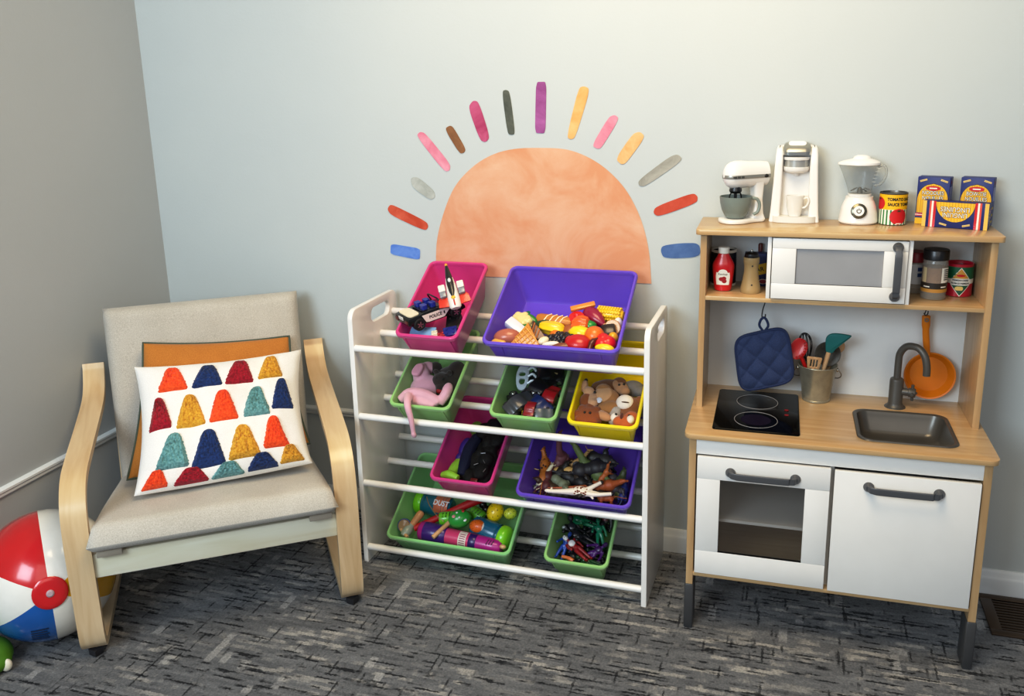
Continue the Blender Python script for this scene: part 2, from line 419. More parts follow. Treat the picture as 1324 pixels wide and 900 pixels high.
for s in (-1, 1):
    g = strip(prof, .335 * s, .061, .021)
    a = g.obj('bentwood_arm', birch, chair, ang=30)
    for yy, ph in ((.022, 1), (.56, .63)):
        G().lathe([(.013, 0), (.017, .004), (.018, .0205)], T(.335 * s, yy, 0) @ SC(1, 1, ph), 4).obj('foot_pad', dark, a)
    G().bx(.27 * s - .024, .27 * s + .024, 0, .50, -.012, .012, .003, M=T(0, .0, .306) @ RX(-9)).obj('side_rail', birch, chair)
    # back posts behind the cushion
    G().bx(.262 * s - .022, .262 * s + .022, -.012, .012, 0, .42, .003, M=T(0, .505, .235) @ RX(-15)).obj('back_post', birch, chair)
G().bx(-.305, .305, -.004, .018, .232, .298, .002).obj('front_rail', pale, chair)
G().bx(-.3, .3, .46, .482, .15, .21, .002).obj('rear_rail', pale, chair)
def cushion(name, w0, w1, L, th, M, parent, m, nu=36, nv=36, sag=0., crease=0.):
    """upholstered slab: x in [-w,w], y along length, z up; rounded rim"""
    g = G(); top = []; bot = []
    for j in range(nv + 1):
        v = j / nv; ta = []; ba = []
        for i in range(nu + 1):
            u = -1 + 2 * i / nu; w = w0 + (w1 - w0) * v
            e = min(1 - abs(u), 2 * min(v, 1 - v) * L / (2 * w) * 1.0) ; e = max(0, e) * w
            k = min(1, e / .035); k = sqrt(max(0, 1 - (1 - k) ** 2)) if k < 1 else 1
            h = th * (.30 + .70 * k)
            dome = .012 * (1 - u * u) * (1 - (2 * v - 1) ** 2)
            n1 = mnoise.noise(Vector((u * 2.2, v * 3.1, th * 40))) * .004 + mnoise.noise(Vector((u * 7, v * 7, 3.3))) * .0016
            z = h + dome + n1 * k - sag * (1 - u * u) * sin(pi * v)
            shrink = 1 - .02 * (1 - k)
            ta.append((u * w * shrink, v * L, z)); ba.append((u * w * shrink, v * L, th * .28 * (1 - k) - dome * .3))
        top.append(ta); bot.append(ba)
    bm = g.bm
    tv = [[bm.verts.new(p) for p in r] for r in top]; bv2 = [[bm.verts.new(p) for p in r] for r in bot]
    for j in range(nv):
        for i in range(nu):
            bm.faces.new((tv[j][i], tv[j][i + 1], tv[j + 1][i + 1], tv[j + 1][i])); bm.faces.new((bv2[j][i], bv2[j + 1][i], bv2[j + 1][i + 1], bv2[j][i + 1]))
    for i in range(nu):
        bm.faces.new((tv[0][i + 1], tv[0][i], bv2[0][i], bv2[0][i + 1])); bm.faces.new((tv[nv][i], tv[nv][i + 1], bv2[nv][i + 1], bv2[nv][i]))
    for j in range(nv):
        bm.faces.new((tv[j][0], tv[j + 1][0], bv2[j + 1][0], bv2[j][0])); bm.faces.new((tv[j + 1][nu], tv[j][nu], bv2[j][nu], bv2[j + 1][nu]))
    return g.obj(name, m, parent, M, ang=60)
cushion('seat_cushion', .316, .285, .51, .068, T(0, -.050, .319) @ RX(-8), chair, linen)
cushion('back_cushion', .284, .297, .540, .060, T(.004, .475, .268) @ RX(72), chair, linen)
for s in (-1, 1):
    G().bx(-.03, .03, -.012, .012, -.010, .008, .002, M=T(.263 * s, -.012, .306)).obj('cushion_strap', mat('#9d9384', .8), chair)

# scatter pillows
class Pillow:
    def __init__(s, c, th, pinch=.06): s.c = [Vector(p) for p in c]; s.th = th; s.pinch = pinch; s.n = ((s.c[1] - s.c[0]).cross(s.c[3] - s.c[0])).normalized(); s.n = -s.n if s.n.y > 0 else s.n
    def base(s, u, v):
        c = s.c; return c[0] * (1 - u) * (1 - v) + c[1] * u * (1 - v) + c[2] * u * v + c[3] * (1 - u) * v
    def pos(s, u, v, side, off=0.):
        U, V = 2 * u - 1, 2 * v - 1
        pu = .5 + .5 * U * (1 - s.pinch * (1 - V * V)); pv = .5 + .5 * V * (1 - s.pinch * (1 - U * U) * (1 if V < 0 else -.25))
        k = max(0, (1 - U ** 4)) ** .55 * max(0, (1 - V ** 4)) ** .55
        wr = mnoise.noise(Vector((u * 5, v * 5, s.th * 90))) * .012 * k + mnoise.noise(Vector((u * 14, v * 9, 4 + s.th * 50))) * .004 * k
        return s.base(pu, pv) + s.n * (side * (s.th * k + .001) + (wr if side > 0 else 0) + off)
    def build(s, name, m, parent, n=48):
        g = G()
        for side in (1, -1):
            vs = [[g.bm.verts.new(s.pos(i / n, j / n, side)) for i in range(n + 1)] for j in range(n + 1)]
            for j in range(n):
                for i in range(n): g.bm.faces.new((vs[j][i], vs[j][i + 1], vs[j + 1][i + 1], vs[j + 1][i]))
            if side == 1: f = vs
            else:
                rim = [(0, i) for i in range(n)] + [(j, n) for j in range(n)] + [(n, n - i) for i in range(n)] + [(n - j, 0) for j in range(n)]
                for a in range(len(rim)):
                    (j0, i0), (j1, i1) = rim[a], rim[(a + 1) % len(rim)]
                    g.bm.faces.new((f[j0][i0], f[j1][i1], vs[j1][i1], vs[j0][i0]))
        return g.obj(name, m, parent, ang=70)
    def rim(s, n=30):
        q = [(i / n, 0) for i in range(n)] + [(1, i / n) for i in range(n)] + [(1 - i / n, 1) for i in range(n)] + [(0, 1 - i / n) for i in range(n)]
        return [s.pos(u, v, 0) for u, v in q]
mp = thing('mustard_pillow', 'mustard orange pillow with green piping, behind the patterned pillow', 'pillow', CH)
P1 = Pillow([(-.172, .50, .700), (.252, .50, .672), (.275, .33, .375), (-.236, .265, .372)], .034)
P1.build('pillow_cover', fabric('#a86a1c', '#c28332', 500, .12, .8), mp)
G().tube(P1.rim(), .004, 6, closed=True).obj('piping', mat('#4c5748', .8), mp)
tp = thing('tufted_pillow', 'white pillow with rows of coloured shaggy bell tufts on the armchair', 'pillow', CH)
P2 = Pillow([(-.190, .365, .668), (.277, .385, .658), (.264, .132, .396), (-.205, .112, .388)], .058, .085)
P2.build('pillow_cover', fabric('#e3dfd8', '#f3f0ea', 500, .15, .85), tp)
def shag(c1, c2): return fabric(c1, c2, 170, 1.0, .95)
TC = dict(o=(shag('#d63c10', '#ff6426'), 'shaggy orange tuft'), n=(shag('#0b1d45', '#1d3e7d'), 'shaggy navy tuft'), c=(shag('#7c0618', '#b3102d'), 'shaggy crimson tuft'),
          m=(shag('#b07a12', '#e3b03c'), 'shaggy mustard tuft'), t=(shag('#47787a', '#7fafb0'), 'shaggy teal tuft'))
bells = [('o', .218, .046, .107, .296, .285), ('n', .434, .061, .309, .508, .287), ('c', .62, .046, .515, .703, .290), ('m', .802, .045, .723, .892, .275),
         ('c', .108, .32, .045, .192, .585), ('m', .296, .329, .209, .396, .602), ('o', .499, .335, .408, .599, .603), ('t', .717, .332, .616, .80, .595), ('n', .877, .29, .804, .955, .557),
         ('t', .204, .626, .098, .297, .882), ('n', .404, .646, .30, .508, .912), ('m', .611, .648, .514, .712, .90), ('o', .808, .61, .723, .89, .86),
         ('o', .113, .872, .03, .185, .985), ('c', .306, .890, .206, .41, .99), ('t', .519, .900, .414, .608, .99), ('n', .716, .880, .614, .808, .985), ('m', .885, .845, .809, .962, .975)]
for k, uc, v0, ul, ur, v1 in bells:
    g = G(); n = 26; vs = []
    for j in range(n + 1):
        s = j / n; v = v0 + (v1 - v0) * s
        wl = min(1, .30 + .70 * s ** .9); rnd = sqrt(max(0, 1 - (1 - min(1, s / .16)) ** 2)) * (.35 + .65 * 1)
        wl *= max(.12, rnd)
        if s > .9: wl *= 1 - .12 * ((s - .9) / .1) ** 2
        a = uc + (ul - uc) * wl; b = uc + (ur - uc) * wl; row = []
        for i in range(n + 1):
            e = min(i, n - i, j, n - j) / n; h = .011 * min(1, e * 7) ** .6
            jit = .007 * mnoise.noise(Vector((uc * 50 + i * .8, v0 * 37 + j * .8, 1))) + .004 * mnoise.noise(Vector((uc * 90 + i * .37, v0 * 37 + j * .37, 5)))
            u = a + (b - a) * i / n + (mnoise.noise(Vector((j * .8, uc * 30, 2 + (i > n / 2)))) * .008 if i in (0, n) else 0)
            row.append(g.bm.verts.new(P2.pos(min(.995, max(.005, u)), min(.995, v), 1, h + jit * min(1, e * 6))))
        vs.append(row)
    for j in range(n):
        for i in range(n): g.bm.faces.new((vs[j][i], vs[j][i + 1], vs[j + 1][i + 1], vs[j + 1][i]))
    g.obj('tuft', TC[k][0], tp, label=TC[k][1], ang=80)

# ------------------------------------------------------------------ beach ball and green toy foot by the left wall
BC = CH @ Vector((-.452, .178, .172))
def ball():
    g = G(); t = g.bm; nu, nv = 48, 26; r = .172
    # pole of the six panels faces the room
    rows = []
    for j in range(nv + 1):
        th = pi * j / nv; rows.append([t.verts.new((r * sin(th) * cos(2 * pi * i / nu), r * sin(th) * sin(2 * pi * i / nu), r * cos(th))) for i in range(nu)] if 0 < j < nv else [t.verts.new((0, 0, r * (1 if j == 0 else -1)))])
    seq = [1, 0, 1, 2, 1, 3]   # seen from the valve, counter-clockwise from lower right
    for j in range(nv):
        for i in range(nu):
            mi = seq[int(i / nu * 6) % 6]
            a, b = rows[j], rows[j + 1]
            if j == 0: f = t.faces.new((a[0], b[i], b[(i + 1) % nu]))
            elif j == nv - 1: f = t.faces.new((a[i], b[0], a[(i + 1) % nu]))
            else: f = t.faces.new((a[i], b[i], b[(i + 1) % nu], a[(i + 1) % nu]))
            f.material_index = mi
    return g
bt = thing('beach_ball', 'inflatable beach ball with red, white, blue and yellow panels behind the armchair leg', 'ball', T(BC.x, BC.y, 0))
vin = dict(rough=.22, coat=.5)
pole = Vector((.73, -.655, .19)).normalized()
px_ = Vector((0, 0, 1)).cross(pole).normalized(); py_ = pole.cross(px_)
BMx = T(0, 0, .172) @ Matrix((px_, py_, pole)).transposed().to_4x4() @ RZ(30)
ball().obj('ball_skin', [mat('#c3161c', **vin), mat('#e9e6dd', **vin), mat('#1660ad', **vin), mat('#e0a410', **vin)], bt, BMx)
cap = G().lathe([(.0, .1705), (.040, .1680), (.042, .1700), (.038, .1728), (.030, .1735), (.012, .175), (0, .175)], cap0=False, cap1=False).obj('valve_disc', mat('#c81a20', **vin), bt, BMx)
G().lathe([(.0, .180), (.006, .180), (.0095, .177), (.0095, .172)], cap0=False, cap1=False).obj('valve', mat('#b9a3a8', .3), cap)
cap.children[0].location = (0, 0, 0)

gt = thing('dinosaur_toy', 'green toy dinosaur foot with white toenails at the lower left floor', 'toy', T(-1.318, -1.046, 0) @ RZ(42))
g = G(); g.ell((0, 0, .034), (.062, .060, .046)); g.ell((-.035, .01, .08), (.05, .05, .075)); g.ell((.0, -.02, .026), (.060, .048, .030))
organic('body', mat('#4d8212', .6, bump=.1), g, gt, vox=.005)
for x, y in ((.046, -.040), (.012, -.062), (-.028, -.058)):
    G().ell((x, y, .020), (.014, .011, .017)).obj('toenail', mat('#e7e2cf', .4), gt)

# printed notice on the blue panel of the ball: rows of tiny dark print
def on_ball(x, y, r=.1726): return BMx @ RZ(-30) @ Vector((x, y, sqrt(max(0, r * r - x * x - y * y))))
g = G()
for k in range(5):
    y = -.098 - k * .0085
    g.patch(lambda z: -.052 + .006 * math.sin(9 * z), lambda z, k=k: -.016 - .004 * (k % 2), y - .0026, y + .0026, 1, 8, on_ball)
g.obj('printed_notice', mat('#0c2b55', .4), bt)

# ------------------------------------------------------------------ toy rack
white = mat('#e9e8e4', .32, var=.02, coat=.2)
rack = thing('toy_rack', 'white wooden toy rack with two side panels and twelve rails', 'toy organizer', RK)
for x0, nm in ((0, 'left'), (.8625, 'right')):
    out = [(-.010, 0), (.284, 0)] + [(.284 - .03 + .03 * cos(R(a)), .773 + .03 * sin(R(a))) for a in range(0, 91, 15)] + [(.02 + .03 * cos(R(a)), .773 + .03 * sin(R(a))) for a in range(90, 181, 15)]
    hole = rr(.108, .232, .735, .779, .0215, 6)
    G().prism(out, .016, T(x0, 0, 0) @ Matrix(((0, 0, 1, 0), (1, 0, 0, 0), (0, 1, 0, 0), (0, 0, 0, 1))), holes=[hole], bev=.0025).obj('side_panel', white, rack)
for r in (.688, .477, .262, .0485):
    for y, dz in ((-.0005, 0), (.166, 0), (.2525, .0485)):
        G().tube([(.0155, y, r + dz), (.863, y, r + dz)], .0103, 16).obj('rail', white, rack)

def make_bin(key, hexc, label, depth=.125):
    x, W, z = BINS[key]; L = .325; depth = .1252 - (.055 - (z - min((.688, .477, .262, .0485), key=lambda q: abs(z - .05 - q)))) * .872
    m = mat(hexc, .34, var=.03, coat=.25); t = thing('toy_bin', label, 'storage bin', BM[key], 'toy bins on the rack')
    def ring(ins, w, r): return [(p[0], p[1], w) for p in rr(ins, W - ins, ins, L - ins, max(.004, r - ins * .5), 6)]
    G().rings([ring(.0095, -.013, .022), ring(.001, -.013, .022), ring(0, -.011, .022), ring(0, -.003, .022), ring(.0025, 0, .022), ring(.0075, 0, .022), ring(.0095, -.003, .022), ring(.0095, -.013, .022)], cap0=False, cap1=False).obj('rim', m, t)
    g = G(); d = depth
    g.rings([ring(.0095, -.012, .022), ring(.030, -d + .012, .022), ring(.036, -d + .004, .022), ring(.044, -d + .003, .022)], cap0=False, cap1=True)
    g.rings([ring(.007, -.012, .022), ring(.026, -d + .014, .024), ring(.030, -d + .004, .022), ring(.040, -d, .022)], cap0=False, cap1=True)
    for xx in (.14, .86):
        px = W * xx
        g.rings([[(px - .004, .0072, -.013), (px + .004, .0072, -.013), (px + .003, .02, -d * .62), (px - .003, .02, -d * .62)], [(px - .003, .004, -.013), (px + .003, .004, -.013), (px + .002, .0195, -d * .62), (px - .002, .0195, -d * .62)]])
    g.obj('tub', m, t)
    return t
PINK, PURP, GRN, YEL = '#d04088', '#6e4fc6', '#97c680', '#ecd512'
make_bin('pink1', PINK, 'pink bin in the top tier holding the police car and spacecraft toy')
make_bin('purple1', PURP, 'wide purple bin in the top tier full of play food')
make_bin('green2a', GRN, 'small green bin under the pink top bin, holding a pink plush')
make_bin('green2b', GRN, 'small green bin next to the yellow bin, holding black toy vehicles')
make_bin('yellow2', YEL, 'yellow bin full of brown plush animals')
make_bin('pink3', '#cc3f8a', 'pink bin in the third tier holding black costume pieces and a green boot')
make_bin('purple3', '#6a49c0', 'wide purple bin in the third tier full of plastic animals', .105)
make_bin('green4l', '#8fcb88', 'wide green bin in the bottom tier full of musical toys', .12)
make_bin('green4s', GRN, 'small green bin in the bottom tier holding dark action figures', .12)

# ------------------------------------------------------------------ play kitchen
oak = wood('#b9986a', '#c8ad83', (3, 45, 45), .3, .3); oakv = wood('#b39267', '#c3a67c', (45, 45, 3), .35, .2)
kwhite = mat('#e8e6e1', .38, var=.015, coat=.1); kgrey = mat('#4a4b4d', .42, .25, var=.04)
black = mat('#101012', .3, var=.1)
kit = thing('play_kitchen', 'white and birch toy kitchen with sink, hob, oven and microwave', 'toy kitchen', K)
HC, HT = .5616, 1.0517
YZX = Matrix(((0, 0, 1, 0), (1, 0, 0, 0), (0, 1, 0, 0), (0, 0, 0, 1)))     # XY outline -> (y,z) plane, extruded along x
for x0 in (.012, .690):
    o = [(.018, .10), (.075, .10), (.095, .158), (.325, .158), (.345, .10), (.392, .10), (.392, .5486), (.018, .5486)]
    G().prism(o, .018, T(x0, 0, 0) @ YZX, bev=.001).obj('side_panel', oakv, kit)
    for ya, yb in ((.014, .079), (.339, .396)):
        G().rings([rr3 for rr3 in [[(x, y, z) for x, y in rr(x0 - .003 + i, x0 + .021 - i, ya + i, yb - i, .004, 3)] for z, i in ((0, .002), (.004, 0), (.128, 0), (.131, .0015))]]).obj('leg', kgrey, kit)
    o = [(.198, HC), (.395, HC), (.395, 1.0377), (.198, 1.0377)]
    G().prism(o, .016, T(x0 + (.0 if x0 < .1 else .002), 0, 0) @ YZX, bev=.001).obj('upper_side_panel', oakv, kit)
sink_o = rr(.414, .646, .056, .276, .034, 7)
top_o = [(0, .40)] + [(.022 - .022 * cos(R(a)), .022 - .022 * sin(R(a))) for a in range(0, 91, 15)] + [(.698 + .022 * sin(R(a)), .022 - .022 * cos(R(a))) for a in range(0, 91, 15)] + [(.72, .40)]
G().prism(top_o, .013, T(0, 0, HC - .013), holes=[rr(.420, .640, .062, .270, .030, 7)], bev=.0015).obj('worktop', oak, kit)
G().bx(.030, .690, .019, .031, .503, .5486, .001).obj('front_panel', kwhite, kit)
G().bx(.030, .690, .016, .392, .158, .168, .001).obj('bottom_panel', oak, kit)
G().bx(.028, .692, .389, .394, .168, 1.0377).obj('back_panel', mat('#dcdedd', .4, var=.02), kit)
G().bx(.354, .364, .04, .389, .168, .5486).obj('centre_panel', kwhite, kit)
G().bx(.030, .354, .05, .389, .305, .313).obj('oven_shelf', kwhite, kit)
G().prism([(0, .398)] + [(.012 - .012 * cos(R(a)), .195 - .012 * sin(R(a))) for a in range(0, 91, 15)] + [(.708 + .012 * sin(R(a)), .195 - .012 * cos(R(a))) for a in range(0, 91, 15)] + [(.72, .398)], .014, T(0, 0, HT - .014), bev=.0015).obj('top_board', oak, kit)
G().bx(.028, .692, .198, .390, .862, .8735, .001).obj('upper_shelf', oak, kit)
for x0 in (.180, .512): G().bx(x0, x0 + .010, .199, .389, .8735, 1.0377, .0008).obj('shelf_divider', kwhite, kit)
def frame_door(name, x0, x1, z0, z1, y, wx0, wx1, wz0, wz1, th=.012, stile_full=False):
    g = G()
    g.bx(x0, x1, y, y + th, wz1, z1, .0012); g.bx(x0, x1, y, y + th, z0, wz0, .0012)
    g.bx(x0, wx0, y, y + th, wz0, wz1, .0012); g.bx(wx1, x1, y, y + th, wz0, wz1, .0012)
    d = g.obj(name, kwhite, kit)
    return d
clear = mat('#5a5550', .08, alpha=.22, var=0, spec=.25)
pane_reflection = mat('#b9babd', .12, alpha=.62, var=.03)  # pane colour lightened to stand in for the reflection on the microwave window
od = frame_door('oven_door', .034, .3545, .171, .500, .010, .092, .297, .237, .440)
G().bx(.092, .297, .016, .018, .237, .440).obj('window_pane', clear, od)
G().bx(.3635, .687, .010, .022, .169, .497, .0015).obj('cupboard_door', kwhite, kit)
md = frame_door('microwave_door', .192, .5105, .8765, 1.034, .190, .250, .456, .917, 1.008)
G().bx(.250, .456, .196, .1975, .917, 1.008).obj('window_pane', pane_reflection, md)
hm = mat('#5b5d61', .38, .3, var=.05)
def handle(parent, M, L):
    """bar handle along local x, standing off toward -y"""
    g = G()
    for s in (-1, 1): g.lathe([(0, 0), (.0125, 0), (.0125, .003), (.0095, .008), (.0075, .012), (0, .012)], M @ T(s * L / 2, 0, 0) @ RX(90), 20, cap0=False, cap1=False)
    p = smooth_path([(-L / 2, -.006, 0), (-L / 2 + .004, -.017, 0), (-L / 2 + .016, -.0235, 0), (0, -.0245, 0), (L / 2 - .016, -.0235, 0), (L / 2 - .004, -.017, 0), (L / 2, -.006, 0)], 5)
    r = [[M @ Vector((q.x, q.y + a * .35, b)) for a, b in rr(-.0068, .0068, -.0085, .0085, .003, 3)] if abs(q.x) < L / 2 - .012 else [M @ Vector((q.x + a * .8, q.y + .0, b * .9)) for a, b in rr(-.0068, .0068, -.0085, .0085, .003, 3)] for q in p]
    g.rings(r)
    return g.obj('handle', hm, parent)
handle(od, T(.195, .010, .464), .156)
handle([c for c in kit.children if c.name.startswith('cupboard_door')][0], T(.520, .010, .463), .156)
handle(md, T(.4865, .190, .957) @ RY(90), .124)
G().bx(.031, .353, .383, .3885, .169, .304).obj('oven_back', oak, kit)
# hob
G().rings([[(x, y, z) for x, y in rr(.0655 + i, .2795 - i, .048 + i, .344 - i, .008, 4)] for z, i in ((HC, 0), (HC + .003, 0), (HC + .0045, .0015))]).obj('hob', mat('#060607', .12, var=0, spec=.05), kit)
hob = kit.children[-1]
hob = [c for c in kit.children if c.name.startswith('hob')][0]
for cx, cy in ((.171, .260), (.171, .125)):
    G().tube([(cx + .054 * cos(2 * pi * i / 48), cy + .056 * sin(2 * pi * i / 48), HC + .0045) for i in range(48)], .0007, 6, closed=True).obj('burner_ring', mat('#a9a9ab', .4), hob)
G().lathe([(0, .0002), (.038, .0002)], T(.171, .125, HC + .0045), cap0=False, cap1=False).obj('burner_glow', mat('#160508', .2), hob)
for y in (.213, .177): G().lathe([(0, .0003), (.0058, .0003), (.0058, 0)], T(.2475, y, HC + .0045), cap0=False, cap1=False).obj('touch_button', mat('#8e1f24', .4), hob)
# sink
def rz(i, z, r): return [(x, y, z) for x, y in rr(.414 + i, .646 - i, .056 + i, .276 - i, max(.008, r), 7)]
G().rings([rz(.007, HC - .02, .03), rz(.006, HC, .03), rz(0, HC + .0005, .034), rz(.0015, HC + .003, .034), rz(.006, HC + .0036, .032), rz(.010, HC + .001, .030), rz(.013, HC - .008, .029), rz(.022, HC - .045, .028), rz(.030, HC - .054, .026), rz(.045, HC - .057, .02)], cap0=False, cap1=True).obj('sink', mat('#5b5853', .3, .5, var=.05), kit)
# faucet
fm = mat('#5c5954', .4, .35, var=.05)
fx, fy = .526, .318
g = G(); g.lathe([(0, 0), (.0235, 0), (.0235, .003), (.0195, .007), (.0178, .012), (.0178, .074), (.0165, .079), (.010, .083), (0, .083)], T(fx, fy, HC), cap0=False, cap1=False)
dx, dy = .062, -.045
sp_ = smooth_path([(fx, fy, HC + .07), (fx, fy, HC + .125), (fx + .03 * dx, fy + .03 * dy, HC + .150), (fx + .2 * dx, fy + .2 * dy, HC + .170), (fx + .42 * dx, fy + .42 * dy, HC + .1765), (fx + .68 * dx, fy + .68 * dy, HC + .1745), (fx + .9 * dx, fy + .9 * dy, HC + .158), (fx + dx, fy + dy, HC + .132), (fx + dx * 1.02, fy + dy * 1.02, HC + .107)], 6)
g.tube(sp_, .0092, 16)
fa = g.obj('faucet', fm, kit)
TM = T(fx, fy, HC + .045) @ RZ(-12) @ RY(90)
g = G(); g.lathe([(.010, 0), (.010, .030), (.0125, .031), (.0125, .046), (.011, .048), (0, .048)], TM, cap1=False)
g.tube([(-.022, 0, .040), (.022, 0, .040)], .004, 10, TM); g.tube([(0, -.020, .040), (0, .020, .040)], .004, 10, TM); g.ell((0, 0, .049), (.004, .004, .003), TM)
g.obj('tap_handle', fm, fa)
G().lathe([(0, 0), (.027, 0), (.026, .0015), (.023, .002)], T(fx, fy, HC), cap0=False, cap1=False).obj('base_ring', fm, fa)

# ------------------------------------------------------------------ things on and in the kitchen
cream = mat('#ece9e4', .28, var=.01, coat=.3); ltgrey = mat('#8f918f', .4); silver = mat('#c4c3bd', .18, .9, var=.03); steel = mat('#8d8c88', .3, .9, var=.12, vscale=30)
redm = mat('#c5131d', .3, coat=.3); blk = mat('#0f0f11', .35, coat=.2)
def KM(x, y, z, rz=0): return K @ T(x, y, z + .0005) @ RZ(rz)
# stand mixer (local +x = toward the bowl end)
t = thing('toy_mixer', 'white toy stand mixer with grey bowl, leftmost on the top board', 'toy mixer', KM(.112, .328, HT, 212))
g = G(); g.prism(chaikin([(-.058, -.026), (-.02, -.024), (.02, -.042), (.058, -.036), (.070, 0), (.058, .036), (.02, .042), (-.02, .024), (-.058, .026)], 3), .011, bev=.003)
g.rings([[(x, y, z) for x, y in rr(a, b, -w, w, .008, 4)] for a, b, w, z in ((-.056, -.014, .024, .006), (-.052, -.022, .019, .022), (-.050, -.026, .0165, .06), (-.052, -.022, .018, .10), (-.054, -.012, .022, .112))])
g.obj('stand', cream, t)
hp = [(.004, -.062), (.019, -.062), (.0235, -.058), (.025, -.04), (.026, 0), (.0275, .02), (.0275, .034), (.0255, .046), (.021, .056), (.013, .063), (.005, .066), (0, .0665)]
G().lathe(hp, T(-.004, 0, .127) @ RY(90), 28, cap1=False, sx=1.36).obj('head', cream, t)
hb = [(x - .004, r_ * .995 + .0009) for r_, x in hp[1:-1]]
G().prism([(x, -y) for x, y in hb] + [(x, y) for x, y in hb[::-1]], .010, T(0, 0, .118), bev=.001).obj('trim_band', mat('#a3a29c', .3, .5, var=.03), t)
for k_ in range(3): G().bx(.018 + k_ * .011, .025 + k_ * .011, -.0305, .0305, .1205, .1255).obj('band_slot', mat('#4a4a48', .4), t)
for s in (-1, 1): G().ell((-.050, s * .0245, .123), (.007, .004, .005)).obj('speed_knob', blk, t)
bw = G().lathe([(.0, .013), (.024, .013), (.027, .016), (.036, .034), (.0415, .055), (.0425, .070), (.0408, .070), (.0395, .055), (.034, .034), (.024, .018), (0, .018)], T(.024, 0, 0), 32, cap0=False, cap1=False).obj('bowl', mat('#7f8a85', .38, coat=.1), t)
G().tube(smooth_path([(-.010, .024, .066), (-.022, .030, .063), (-.028, .033, .048), (-.024, .032, .03), (-.014, .027, .022)], 5), .0042, 8).obj('bowl_handle', mat('#7f8a85', .38, coat=.1), bw)
G().lathe([(.013, .078), (.017, .085), (.014, .098)], T(.026, 0, 0), 20).obj('collar', blk, t)
g = G(); g.tube([(.026, 0, .09), (.026, 0, .056)], .004); g.tube(smooth_path([(.026, 0, .085), (.042, 0, .075), (.042, 0, .05), (.026, 0, .042), (.010, 0, .05), (.010, 0, .075), (.026, 0, .085)], 4), .002, 6); g.obj('beater', blk, t)
# coffee maker
t = thing('toy_coffee_maker', 'white toy coffee maker with silver lid, on the top board', 'toy coffee maker', KM(.242, .332, HT))
g = G()
def slab(y0, y1, rows): return [[(x, y, z) for x, y in rr(-w, w, y0 + dyy, y1, .012, 4)] for w, z, dyy in rows]
g.rings(slab(.030, .062, [(.0615, 0, 0), (.060, .03, 0), (.056, .10, 0), (.053, .165, 0), (.052, .185, .002), (.046, .197, .008), (.036, .201, .012)]))
for s in (-1, 1):
    g.rings([[(x * s, y, z) for x, y in rr(a, b, y0, .05, .006, 4)] for a, b, y0, z in ((.036, .064, .004, 0), (.036, .061, .004, .03), (.034, .0575, .005, .09), (.034, .0545, .004, .15), (.034, .053, .005, .178), (.035, .051, .012, .193), (.038, .048, .026, .199))])
g.obj('body', cream, t)
G().rings([[(x, y, z) for x, y in rr(-.036, .036, -.004, .04, .016, 5)] for z in (.1775, .186)] ).obj('chrome_band', silver, t)
G().rings([[(x, y + o, z) for x, y in rr(-w, w, -.004, .05, .016, 5)] for z, o, w in ((.186, 0, .036), (.193, .004, .036), (.200, .012, .034), (.205, .022, .030), (.207, .034, .022))]).obj('lid', mat('#a9a89f', .3, .7), t)
G().prism(rr(-.022, .022, 0, .018, .008, 4), .003, T(0, .0125, .199) @ RX(35)).obj('lid_badge', cream, t)
g = G(); g.lathe([(.0, .128), (.012, .128), (.026, .130), (.031, .134), (.0335, .140), (.0335, .146), (0, .146)], T(0, .026, 0), 28, cap0=False, cap1=False); g.lathe([(.0335, .164), (.0345, .166), (.0345, .172), (0, .173)], T(0, .026, 0), 28, cap1=False); g.lathe([(.006, .122), (.007, .128)], T(0, .022, 0), 16)
g.obj('brew_head', cream, t)
G().lathe([(.031, .146), (.031, .165)], T(0, .026, 0), 28).obj('pod_holder', mat('#b9b9b5', .25, .5), t)
G().rings([[(x, y, z) for x, y in chaikin([(-.060, .03), (-.058, .002), (-.03, -.014), (.03, -.014), (.058, .002), (.060, .03)], 3)] for z in (0, .016)]).obj('drip_tray', mat('#dedcd6', .3), t)
c = thing('toy_mug', 'small white toy cup on the coffee maker drip tray', 'toy cup', KM(.243, .338, HT + .0163))
G().lathe([(0, 0), (.016, 0), (.017, .002), (.0185, .006), (.0225, .024), (.0255, .050), (.0262, .055), (.0245, .055), (.021, .026), (.016, .008), (0, .006)], T(0, 0, 0), 28, cap0=False, cap1=False, sx=.9, sy=.62).obj('cup', mat('#e4e0d8', .25, coat=.4), c)
G().tube(smooth_path([(.020, -.002, .046), (.031, -.004, .049), (.034, -.004, .038), (.028, -.003, .026), (.019, -.002, .022)], 5), .0028, 8).obj('handle', mat('#e4e0d8', .25, coat=.4), c)
# blender
t = thing('toy_blender', 'white toy blender with clear jug and power button', 'toy blender', KM(.4025, .350, HT))
Y6 = .86
G().lathe([(.0, 0), (.044, 0), (.0482, .004), (.0482, .010), (.0475, .012), (.046, .026), (.042, .046), (.037, .058), (.034, .063), (.034, .070), (0, .070)], I4, 36, cap0=False, cap1=False, sy=Y6).obj('base', cream, t)
bt_ = G().lathe([(.0, .0045), (.0175, .0045), (.0195, .003), (.0195, 0)], T(-.002, -.0375, .036) @ RX(90 - 12), 28, cap0=False, cap1=False).obj('button_ring', mat('#6f6a5c', .25, .8), t)
G().lathe([(.0, .0056), (.0125, .0056), (.0135, .004)], T(-.002, -.0375, .036) @ RX(90 - 12), 28, cap0=False, cap1=False).obj('power_button', cream, bt_)
g = G(); PMX = T(-.002, -.0375, .036) @ RX(90 - 12) @ T(0, 0, .006)
g.tube([(.0052 * sin(R(a)), .0052 * cos(R(a)), 0) for a in range(40, 321, 20)], .0011, 6, PMX); g.tube([(0, .001, 0), (0, .0066, 0)], .0011, 6, PMX); g.obj('power_symbol', blk, bt_)
